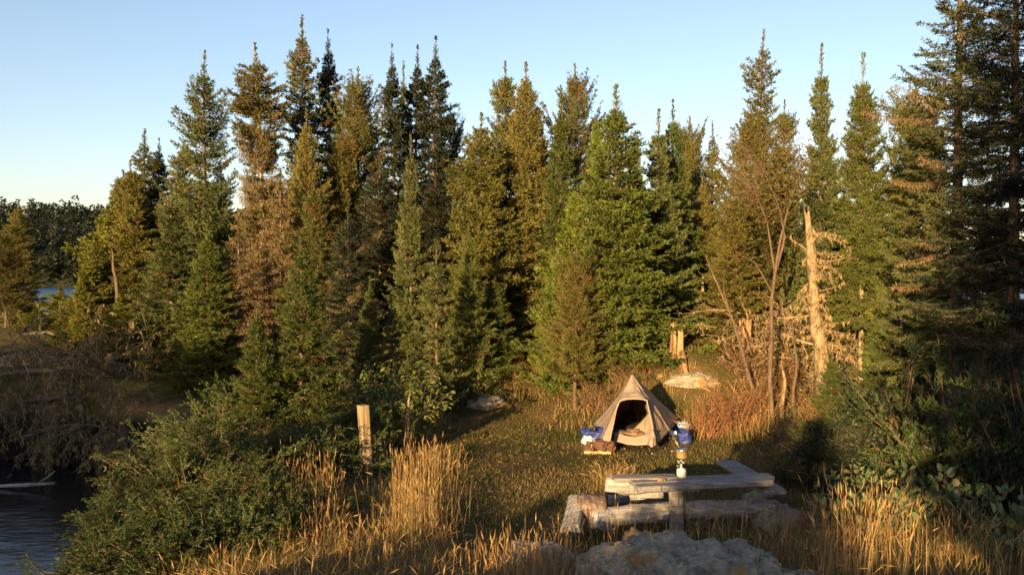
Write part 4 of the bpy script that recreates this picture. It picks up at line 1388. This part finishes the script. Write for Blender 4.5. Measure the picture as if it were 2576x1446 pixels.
def stump(u0, u1, vt, vb, Y, label, split=True, root=True):
    p = P((u0 + u1) / 2, vb, Y)
    p[2] = Hs(p[0], Y) - .05
    r = (u1 - u0) / 2 / F * Y * .8
    h = P(0, vt, Y)[2] - p[2]
    o = empty('tree_stump', tuple(p), 0, label, 'stump')
    n, m = 16, 40
    for part in ([-1, 1] if split else [0]):
        G = np.zeros((n, m, 3))
        for i in range(n):
            for j in range(m):
                t = j / m * 2 * math.pi
                z = i / (n - 1)
                rr = r * (.5 if part else 1) * (1 + .1 * math.sin(t * 5 + part) + .22 * mnoise.noise(Vector((math.cos(t) * 2, math.sin(t) * 2, part * 3 + z * .6 + Y))))
                rr *= 1 + .5 * (1 - z) ** 4
                zz = z * (h + (.14 * mnoise.noise(Vector((math.cos(t) * 2.2, math.sin(t) * 2.2, 9 + part))) if i > n - 3 else 0) - (.07 if part > 0 else 0))
                cx = part * r * (.5 + .1 * z)
                G[i, j] = (cx + rr * math.cos(t), rr * 1.2 * math.sin(t), zz)
        G = np.concatenate([G, (G[-1:] * np.array([1, 1, 0]) + np.array([0, 0, 1]) * (h * .82)) * .0 + (G[-1:].mean(1, keepdims=True) * .5 + G[-1:] * .5) * np.array([1, 1, .97])], 0)
        G = np.concatenate([G, np.repeat(G[-1:].mean(1, keepdims=True), m, 1) - np.array([0, 0, .06])], 0)
        link('slab' if part else 'trunk', grid_mesh('slab', G, M['stump'], closed_u=True), o)
    if root:
        rp = np.array([P(1718, 868, Y - .35), P(1728, 880, Y - .5), P(1745, 886, Y - .6), P(1775, 889, Y - .7), P(1802, 893, Y - .8)]) - p
        for q_ in rp:
            q_[2] = Hs(q_[0] + p[0], q_[1] + p[1]) - p[2] + .03
        rp[0] = np.array([.1, -.08, .14])
        link('root', tube_mesh('root', rp, [.07, .05, .04, .03, .015], M['stump'], 8, .15, 2), o)
    return o


stump(1684, 1722, 815, 886, 17.7, 'split orange-brown stump with a long root, on the rise behind the tent')
stump(1857, 1892, 805, 842, 18.8, 'broader sunlit stump half hidden by scrub, right of the split stump', False, False)


# ------------------------------------------------------------------ camp furniture
def board(name, a, b, w, th, mat, parent, up=(0, 0, 1), seed=0, ragged=.03):
    """weathered board from a to b (local coordinates), top centre line; slightly warped"""
    a = np.asarray(a, float); b = np.asarray(b, float)
    L = np.linalg.norm(b - a); d = (b - a) / L
    s = nrm(np.cross(np.asarray(up, float), d)); u = np.cross(d, s)
    n = 14
    sec = []
    bev = min(th, w) * .18
    prof = [(-w / 2, -th + bev), (-w / 2, -bev), (-w / 2 + bev, 0), (-w / 6, .002), (w / 6, .002), (w / 2 - bev, 0), (w / 2, -bev), (w / 2, -th + bev), (w / 2 - bev, -th), (-w / 2 + bev, -th)]
    G = np.zeros((n + 2, len(prof), 3))
    for i in range(n):
        t = i / (n - 1)
        for j, (x, z) in enumerate(prof):
            k = mnoise.noise(Vector((t * L * 2.2, x * 9, seed)))
            xx = x * (1 + .12 * k)
            tt = t * L
            if i in (0, n - 1):
                tt += ragged * mnoise.noise(Vector((x * 30, z * 20, seed + i)))
            p_ = d * tt + s * xx + u * (z + .008 * mnoise.noise(Vector((t * L * 1.5, seed * 3, 0))))
            G[i + 1, j] = p_
    G[0] = G[1].mean(0); G[-1] = G[-2].mean(0)
    me = grid_mesh(name, G + a, mat, closed_u=True, smooth=False)
    return link(name, me, parent)


def log_obj(name, a, b, r0, r1, mat, label=None, parent=None, seed=0, n=30, rough=.22, cat='log'):
    a = np.asarray(a, float); b = np.asarray(b, float)
    t = np.linspace(0, 1, n)
    base = a if parent is None else np.zeros(3)
    pts = (a + (b - a) * t[:, None]) - base
    pts[:, 2] += .025 * np.sin(t * 4 + seed)
    rad = (r0 + (r1 - r0) * t)
    rad[0] *= .72; rad[1] *= .95; rad[-1] *= .75
    me = tube_mesh(name, pts, rad, mat, 18, rough, seed)
    o = link(name, me, parent)
    if parent is None:
        o.location = tuple(a)
        tag(o, label, cat)
    return o


ZT = .62
tb = PG(1700, 1215, ZT)
table = empty('plank_table', (tb[0], tb[1], Hs(tb[0], tb[1])), 0, 'rough table of weathered grey planks carrying the camp stove', 'table')
off = np.array(table.location)


def zup(p, z):
    return np.array([p[0], p[1], z]) - off


def mid_line(u0, v0, u1, v1, z):
    return zup(PG(u0, v0, z), z), zup(PG(u1, v1, z), z)


a, b = mid_line(1541, 1198, 1700, 1195, ZT + .02); board('plank', a, b, .2, .05, M['graywood'], table, seed=1)
a, b = mid_line(1588, 1208, 1937, 1193, ZT); board('plank', a, b, .21, .055, M['graywood'], table, seed=2)
a, b = mid_line(1600, 1221, 1937, 1203, ZT - .005); board('plank', a, b, .16, .07, M['graywood'], table, seed=3)
p = PG(1705, 1214, ZT)
board('leg', zup(p, .55) + np.array([.0, .1, 0]), zup(p, -.12) + np.array([.02, .1, 0]), .16, .07, M['graywood'], table, up=(0, -1, 0), seed=4)
la = PG(1522, 1218, .42); lb = PG(1665, 1222, .42)
log_obj('log', (la[0], la[1], .43), (lb[0], lb[1], .43), .105, .1, M['logwood'], 'short thick log carrying the left end of the plank table', seed=4)
la = PG(1530, 1246, .16); lb = PG(1668, 1250, .16)
log_obj('log', (la[0], la[1], .16), (lb[0], lb[1], .16), .11, .11, M['logwood'], 'lower dark log in the shade under the left end of the table', seed=5)
la = PG(1484, 1309, .17); lb = PG(1960, 1281, .17)
log_obj('log', (la[0], la[1], .19), (lb[0], lb[1], .2), .125, .1, M['logwood'], 'long grey bench log lying in front of the table', seed=6, n=60, rough=.16)
pl = empty('slanting_plank', tuple(PG(1900, 1180, .35)), 0, 'wide weathered plank slanting down behind the right table end', 'plank')
po = np.array(pl.location)
q0 = P(1828, 1156, 11.6); q1 = P(1948, 1222, 9.6)
q0[2] = .3; q1[2] = .52
board('plank', P(1828, 1157, 11.2) - po, P(1950, 1232, 9.75) - po, .28, .05, M['graywood'], pl, seed=7)

sx = PG(1475, 1320, .05)
seat = empty('log_bench', (sx[0], sx[1], Hs(sx[0], sx[1])), .0, 'rough seat of a dark wet log set between two leaning grey slabs', 'seat')
so = np.array(seat.location)
s0 = P(1450, 1243, 9.9) - so; s1 = P(1432, 1325, 9.35) - so
board('slab', s0, s1, .22, .1, M['graywood'], seat, up=(-.4, -1, .25), seed=9)
board('slab', P(1512, 1262, 9.9) - so, P(1530, 1322, 9.5) - so, .16, .08, M['graywood'], seat, up=(.4, -1, .25), seed=10)
t = np.linspace(0, 1, 16)
c0 = P(1452, 1272, 9.75) - so; c1 = P(1522, 1276, 9.75) - so
link('log', tube_mesh('log', c0 + (c1 - c0) * t[:, None], .135 + 0 * t, M['darklog'], 18, .1, 3), seat)


def timber_post():
    b0 = PG(926, 1193, .0); top = P(913, 1019, b0[1] + .05)
    o = empty('timber_post', tuple(b0), 0, 'square sawn timber post leaning slightly left at the edge of the tall grass', 'post')
    a = top - b0
    w = .135
    rot = math.radians(38)
    xs = np.array([math.cos(rot), math.sin(rot), 0]) * w / 2; ys = np.array([-math.sin(rot), math.cos(rot), 0]) * w / 2
    bev = .9
    prof = [(-1, -bev), (-bev, -1), (bev, -1), (1, -bev), (1, bev), (bev, 1), (-bev, 1), (-1, bev)]
    n = 12
    G = np.zeros((n + 2, 8, 3))
    for i in range(n):
        t_ = i / (n - 1)
        z0 = -.3 * (1 - t_)
        for j, (x, y) in enumerate(prof):
            G[i + 1, j] = a * t_ + np.array([0, 0, z0]) + (xs * x + ys * y) * (1 + .02 * mnoise.noise(Vector((x, y, t_ * 5))))
    G[n, :, 2] += .008 * np.array([mnoise.noise(Vector((x * 2, y * 2, 1))) for x, y in prof])
    G[0] = G[1].mean(0); G[-1] = G[-2].mean(0)
    link('post', grid_mesh('post', G, M['post'], closed_u=True, smooth=False), o)


timber_post()


# ------------------------------------------------------------------ tent
def coons(top, bottom, left, right, n=20, m=20):
    def rs(c, k):
        c = np.asarray(c, float)
        if len(c) == 1:
            return np.repeat(c, k, 0)
        seg = np.r_[0, np.cumsum(np.maximum(np.linalg.norm(np.diff(c, axis=0), axis=1), 1e-6))]
        s = np.linspace(0, seg[-1], k)
        return np.stack([np.interp(s, seg, c[:, i]) for i in range(3)], 1)
    T, B_, L_, R2 = rs(top, m), rs(bottom, m), rs(left, n), rs(right, n)
    u = np.linspace(0, 1, m)[None, :, None]; v = np.linspace(0, 1, n)[:, None, None]
    return (1 - v) * T[None] + v * B_[None] + (1 - u) * L_[:, None] + u * R2[:, None] - ((1 - u) * (1 - v) * T[0] + u * (1 - v) * T[-1] + (1 - u) * v * B_[0] + u * v * B_[-1])


def fabric(name, G, parent, mat, wr=.012, seed=0, freq=(5, 5, 1.5)):
    Gx = np.gradient(G, axis=0); Gy = np.gradient(G, axis=1)
    nn = nrm(np.cross(Gx, Gy) + 1e-9)
    n, m = G.shape[:2]
    out = G.copy()
    for i in range(1, n - 1):
        for j in range(1, m - 1):
            q = G[i, j] * np.array(freq) + seed
            e = min(1, i / 3, j / 3, (n - 1 - i) / 3, (m - 1 - j) / 3)
            out[i, j] += nn[i, j] * wr * e * (mnoise.noise(Vector(q)) + .5 * mnoise.noise(Vector(q * 2.3)))
    o = link(name, grid_mesh(name, out, mat), parent)
    md = o.modifiers.new('thickness', 'SOLIDIFY')
    md.thickness = .004
    return o


def tent():
    base = P(1595, 1110, 15.0)
    base[2] = Hs(base[0], 15.0)
    o = empty('tent', tuple(base), 0, 'small tan tent with its arched door open, pitched at the back of the clearing', 'tent')
    q = lambda u, v, Y: P(u, v, Y) - base
    Ap = q(1590, 940, 15.1)
    seamL = [Ap, q(1581, 962, 14.95), q(1567, 988, 14.8), q(1552, 1020, 14.6), q(1533, 1068, 14.4), q(1514, 1112, 14.25)]
    cornL = [Ap, q(1574, 968, 15.2), q(1556, 995, 15.35), q(1528, 1028, 15.55), q(1496, 1061, 15.75)]
    doorL = [q(1557, 1011, 14.55), q(1550, 1030, 14.48), q(1544, 1060, 14.33), q(1537, 1092, 14.2), q(1532, 1118, 14.1)]
    arch = [q(1557, 1011, 14.55), q(1564, 1006, 14.53), q(1576, 1003, 14.52), q(1595, 1002, 14.5), q(1615, 1003, 14.5), q(1627, 1007, 14.5)]
    ridge = [Ap, q(1592, 960, 14.95), q(1594, 982, 14.75), q(1595, 1002, 14.5)]
    silR = [Ap, q(1604, 962, 15.0), q(1621, 986, 14.92), q(1642, 1015, 14.85), q(1662, 1046, 14.8), q(1678, 1075, 14.75), q(1684, 1084, 14.75)]
    doorR = [q(1627, 1007, 14.5), q(1632, 1030, 14.4), q(1640, 1062, 14.25), q(1645, 1092, 14.1), q(1648, 1120, 14.0)]
    cornR = [Ap, q(1625, 975, 15.5), q(1663, 1013, 15.8), q(1706, 1050, 16.1)]
    back = [Ap, q(1585, 990, 16.1), q(1580, 1050, 17.1), q(1577, 1068, 17.3)]
    fabric('side_panel', coons([Ap], [cornL[-1], q(1507, 1090, 14.95), seamL[-1]], cornL, seamL), o, M['tent'], .015, 1)
    # strip left of the door
    fabric('door_jamb', coons([seamL[2], doorL[0]], [seamL[-1], doorL[-1]], seamL[2:], doorL, 24, 10), o, M['tent'], .02, 2)
    # over the door
    fabric('brow_panel', coons([Ap], arch, [Ap, seamL[1], seamL[2], doorL[0]], [Ap, silR[1] * .6 + ridge[1] * .4, q(1612, 985, 14.75), arch[-1]], 24, 24), o, M['tent'], .018, 3, (7, 7, 2))
    fabric('front_panel', coons([Ap], [doorR[-1], q(1662, 1108, 14.3), silR[-1]], [Ap, silR[1] * .6 + ridge[1] * .4, q(1612, 985, 14.75), doorR[0], doorR[1], doorR[2], doorR[3], doorR[4]], silR, 30, 18), o, M['tent'], .03, 4, (6, 6, 3))
    fabric('side_panel', coons([Ap], [silR[-1], q(1697, 1068, 15.4), cornR[-1]], silR, cornR, 20, 14), o, M['tent'], .02, 5)
    fabric('back_panel', coons([Ap], [cornR[-1], q(1640, 1060, 16.8), back[-1]], cornR, back, 16, 14), o, M['tent'], .02, 6)
    fabric('back_panel', coons([Ap], [back[-1], q(1530, 1062, 16.6), cornL[-1]], back, cornL, 16, 14), o, M['tent'], .02, 7)
    # floor sheet and raised sill
    z = lambda p: np.array([p[0], p[1], .03])
    fl = coons([z(cornL[-1]), z(back[-1]), z(cornR[-1])], [z(doorL[-1]), z(doorR[-1])], [z(cornL[-1]), z(doorL[-1])], [z(cornR[-1]), z(silR[-1]), z(doorR[-1])], 10, 12)
    link('floor_sheet', grid_mesh('floor_sheet', fl, M['dark_cloth']), o)
    sill_t = [q(1558, 1089, 14.3), q(1575, 1095, 14.25), q(1600, 1098, 14.2), q(1640, 1088, 14.2)]
    sill_b = [q(1552, 1110, 14.2), q(1575, 1117, 14.12), q(1600, 1120, 14.08), q(1646, 1117, 14.03)]
    fabric('sill', coons(sill_t, sill_b, [sill_t[0], sill_b[0]], [sill_t[-1], sill_b[-1]], 8, 16), o, M['tent'], .01, 8)
    # door flap folded back inside on the right
    fl_t = [q(1632, 1040, 14.5), q(1638, 1058, 14.42), q(1643, 1075, 14.35)]
    fl_b = [q(1587, 1082, 14.9), q(1592, 1094, 14.75), q(1618, 1100, 14.5), q(1638, 1096, 14.32)]
    fabric('door_flap', coons(fl_t, fl_b, [fl_t[0], q(1612, 1060, 14.8), fl_b[0]], [fl_t[-1], fl_b[-1]], 18, 18), o, M['tent'], .03, 9, (6, 6, 4))
    # gathered cloth at the front foot
    g_t = [q(1636, 1078, 14.1), q(1641, 1080, 14.0), q(1647, 1082, 14.05)]
    g_b = [q(1629, 1118, 14.0), q(1640, 1125, 13.85), q(1652, 1119, 14.0)]
    fabric('door_gather', coons(g_t, g_b, [g_t[0], q(1634, 1098, 14.02), g_b[0]], [g_t[-1], g_b[-1]], 16, 14), o, M['tent'], .04, 10, (14, 14, 3))
    # piping round the door
    path = doorL[::-1] + arch[1:] + doorR[1:]
    link('door_piping', tube_mesh('door_piping', np.array(path) + np.array([0, -.012, 0]), [.014] * len(path), M['tent'], 7), o)
    for sm in (seamL, silR):
        link('seam', tube_mesh('seam', np.array(sm) + np.array([0, -.008, 0]), [.007] * len(sm), M['tent'], 6), o)
    for a_, b_ in ((seamL[3], q(1478, 1118, 14.0)), (silR[4], q(1712, 1112, 14.2)), (Ap, q(1596, 1128, 13.7))):
        if a_ is not Ap:
            link('guy_line', tube_mesh('guy_line', [a_, (a_ + b_) / 2 - np.array([0, 0, .01]), np.array([b_[0], b_[1], .02])], [.003] * 3, M['steel'], 5), o)
    # pole, pegs
    link('pole', tube_mesh('pole', [q(1592, 1085, 16.0), q(1591, 1010, 15.6), Ap], [.012, .012, .012], M['black'], 6), o)
    for (u, v, Y) in [(1640, 1128, 13.9), (1514, 1118, 14.2), (1497, 1090, 15.6), (1706, 1085, 16.0)]:
        e = q(u, v, Y)
        b = np.array([e[0], e[1], -.05])
        link('peg', tube_mesh('peg', [b, b + np.array([.0, -.02, .12])], [.008, .008], M['steel'], 6), o)
    return base


tbase = tent()


def blob(name, c, size, mat, seed, label=None, cat=None, parent=None, rough=.25, squash=None, n=40, rz=0.0):
    """soft bag: noisy superellipsoid"""
    th = np.linspace(0, 2 * math.pi, n, endpoint=False); ph = np.linspace(0, math.pi, n // 2)
    G = np.zeros((len(ph), n, 3))
    for i, p in enumerate(ph):
        for j, t in enumerate(th):
            d = np.array([math.sin(p) * math.cos(t), math.sin(p) * math.sin(t), math.cos(p)])
            d2 = np.sign(d) * np.abs(d) ** .75
            r = 1 + rough * mnoise.noise(Vector(d * 1.7 + seed)) + rough * .5 * mnoise.noise(Vector(d * 4 + seed * 2))
            G[i, j] = d2 * r * np.array(size)
            G[i, j, 2] = max(G[i, j, 2], -size[2] * .9)
    o = link(name, grid_mesh(name, G, mat, closed_u=True), parent)
    o.location = tuple(c); o.rotation_euler = (0, 0, rz)
    if label:
        tag(o, label, cat)
    return o


def on_ground(u, v):
    """point of the clearing under a pixel"""
    p = PG(u, v, 0)
    for _ in range(5):
        p = PG(u, v, Hs(p[0], p[1]))
    return p


# inside the tent
blob('sleeping_bag', P(1600, 1083, 15.3), (.42, .55, .12), M['dark_cloth'], 3, 'dark sleeping bag spread inside the tent', 'sleeping bag')
blob('clothes_bundle', P(1590, 1094, 14.6), (.2, .14, .09), M['bag_brown'], 5, 'brown bundle of clothes just inside the tent door', 'clothes', rough=.5)

# left of the tent
p = on_ground(1490, 1115)
bag = empty('stuff_sack', (p[0], p[1], p[2]), .1, 'open blue stuff sack on the grass left of the tent', 'bag')
blob('sack_body', (0, .05, .13), (.18, .14, .12), M['blue_nylon'], 11, parent=bag, rough=.45)
blob('sack_mouth', (-.1, -.08, .07), (.1, .09, .08), M['pale_nylon'], 12, parent=bag, rough=.5)
blob('sack_flap', (.15, -.02, .15), (.14, .1, .09), M['blue_nylon'], 13, parent=bag, rough=.5)
blob('drawstring_lock', (.02, -.08, .27), (.025, .025, .05), M['black'], 14, parent=bag, n=14)
p = on_ground(1507, 1140)
j = empty('jacket', (p[0], p[1], p[2]), .0, 'crumpled rust-brown jacket beside the blue stuff sack', 'jacket')
blob('body', (0, .08, .09), (.2, .13, .09), M['brown_cloth'], 15, parent=j, rough=.75, n=60)
blob('sleeve', (.17, .02, .09), (.11, .09, .1), M['brown_cloth'], 16, parent=j, rough=.7)
for i, (dx, rz_) in enumerate(((-.13, .15), (.07, -.35))):
    s = empty('sandal', (p[0] + dx, p[1] - .06, p[2] + .01), rz_, ['tan sandal lying flat, nearer the blue stuff sack', 'tan sandal with its looped strap up, on the right of the pair'][i], 'sandal', 'pair of tan sandals')
    n = 22
    t = np.linspace(0, 2 * math.pi, n, endpoint=False)
    ring = np.stack([.13 * np.cos(t), .05 * np.sin(t) * (1 + .2 * np.cos(t)), 0 * t], 1)
    G = np.stack([ring * .0, ring, ring + np.array([0, 0, .035]), ring * .9 + np.array([0, 0, .045]), ring * 0 + np.array([0, 0, .04])])
    link('sole', grid_mesh('sole', G, M['tan_leather'], closed_u=True), s)
    a = np.linspace(0, math.pi, 14)
    link('strap', tube_mesh('strap', np.stack([.02 + .05 * np.cos(a) * i + .06 * i, .05 * np.cos(a), .04 + (.06 + .09 * i) * np.sin(a)], 1), [.012] * 14, M['brown_cloth'], 6), s)
p = on_ground(1550, 1117)
bt = empty('water_bottle', tuple(p), 0, 'grey water bottle with a blue cap standing at the left of the tent door', 'bottle')
link('body', lathe('body', [(0, 0), (.05, .0), (.054, .01), (.054, .17), (.048, .2), (.035, .22), (0, .22)], M['bottle']), bt)
link('cap', lathe('cap', [(0, .222), (.036, .222), (.04, .228), (.04, .262), (.034, .27), (0, .27)], M['blue_nylon']), bt)
a = np.linspace(0, math.pi, 10)
link('loop', tube_mesh('loop', np.stack([.045 + .03 * np.sin(a), 0 * a, .245 + .03 * np.cos(a)], 1), [.006] * 10, M['blue_nylon'], 6), bt)
# right of the tent
p = on_ground(1709, 1088)
b2 = empty('pillow_bag', (p[0], p[1], p[2]), 0, 'pale blue and dark blue bag lying at the right rear of the tent', 'bag')
blob('lower_half', (-.02, 0, .1), (.16, .12, .08), M['blue_nylon'], 21, parent=b2, rough=.4)
blob('upper_half', (.05, -.03, .15), (.14, .1, .06), M['pale_nylon'], 22, parent=b2, rough=.4)
p = on_ground(1722, 1117)
blob('dry_bag', (p[0], p[1], p[2] + .11), (.11, .1, .13), M['blue_nylon'], 23, 'dark blue dry bag standing right of the tent', 'bag', rough=.45)
p = on_ground(1693, 1104)
blob('foil_packet', (p[0], p[1], p[2] + .06), (.09, .05, .08), M['steel'], 24, 'crumpled silvery packet between the tent and the dry bag', 'packet', rough=.6)

# stove, pot, lighter on the table
p = PG(1714, 1199, ZT + .004)
st = empty('camp_stove', (p[0], p[1], ZT + .004), 0, 'gas camp stove: white canister with a small burner, on the planks', 'stove')
link('canister', lathe('canister', [(0, 0), (.05, 0), (.0545, .006), (.0545, .075), (.05, .092), (.03, .102), (.012, .105), (.012, .118), (0, .118)], M['canister'], 36), st)
link('burner', lathe('burner', [(0, .116), (.014, .118), (.016, .14), (.009, .145), (.009, .175), (.022, .185), (.024, .2), (0, .202)], M['steel'], 24), st)
for k in range(3):
    a = k * 2.094 + .4
    dv = np.array([math.cos(a), math.sin(a), 0])
    link('pot_support', tube_mesh('pot_support', [np.array([0, 0, .15]) + dv * .012, np.array([0, 0, .17]) + dv * .04, np.array([0, 0, .213]) + dv * .055], [.005, .005, .005], M['steel'], 6), st)
link('valve_handle', tube_mesh('valve_handle', [(-.01, -.01, .13), (-.05, -.03, .13), (-.062, -.02, .13), (-.05, -.008, .13), (-.01, -.006, .13)], [.0035] * 5, M['steel'], 6), st)
pt = empty('cooking_pot', (p[0] + .008, p[1], ZT + .004 + .218), 0, 'gold-brown metal pot with a lid and fold-out handle on the camp stove', 'pot')
link('body', lathe('body', [(0, 0), (.055, 0), (.064, .006), (.067, .02), (.067, .095), (.07, .098)], M['pot'], 40), pt)
link('lid', lathe('lid', [(.072, .0985), (.073, .104), (.062, .11), (.03, .114), (.008, .115), (.008, .122), (0, .123)], M['steel'], 40), pt)
link('handle', tube_mesh('handle', [(-.064, -.02, .085), (-.12, -.03, .088), (-.145, -.025, .08), (-.145, -.005, .08), (-.12, .0, .088), (-.064, .0, .085)], [.0035] * 6, M['steel'], 6), pt)
p = PG(1664, 1209, ZT + .004)
lt = empty('lighter', (p[0], p[1], ZT + .004), .3, 'small orange lighter lying on the planks left of the stove', 'lighter')
G = np.stack([np.stack([np.full(10, x), .013 * r * np.cos(np.linspace(0, 6.283, 10, endpoint=False)), .013 + .011 * r * np.sin(np.linspace(0, 6.283, 10, endpoint=False))], 1) for x, r in ((-.045, 0), (-.045, 1), (.03, 1), (.03, .8))])
link('body', grid_mesh('body', G, M['orange'], closed_u=True), lt)
G = np.stack([np.stack([np.full(10, x), .011 * r * np.cos(np.linspace(0, 6.283, 10, endpoint=False)), .013 + .009 * r * np.sin(np.linspace(0, 6.283, 10, endpoint=False))], 1) for x, r in ((.0305, 0), (.0305, 1), (.045, 1), (.045, 0))])
link('hood', grid_mesh('hood', G, M['steel'], closed_u=True), lt)

# ------------------------------------------------------------------ light
w = bpy.data.worlds.new("World")
scene.world = w
w.use_nodes = True
nt = w.node_tree
bg = nt.nodes["Background"]
sky = nt.nodes.new("ShaderNodeTexSky")
sky.sky_type = 'NISHITA'
sky.sun_disc = False
sky.sun_elevation = SUN_EL
sky.sun_rotation = SUN_AZ
sky.air_density = 1.0
sky.dust_density = 1.0
sky.ozone_density = 2.0
nt.links.new(mixc(nt, 1.0, sky.outputs[0], (1.13, .97, .93), 'MULTIPLY'), bg.inputs[0])
bg.inputs[1].default_value = .09
sd = bpy.data.lights.new("sun", 'SUN')
sd.energy = 5.0
sd.angle = math.radians(.5)
sd.color = (1, .67, .3)
so_ = bpy.data.objects.new("sun", sd)
COL.objects.link(so_)
so_.rotation_euler = Vector(tuple(SUNV)).to_track_quat('Z', 'Y').to_euler()
vs = scene.view_settings
vs.view_transform = 'Standard'
vs.look = 'None'
vs.exposure = 1.62
vs.gamma = 1
scene.cycles.max_bounces = 6
scene.cycles.transparent_max_bounces = 6
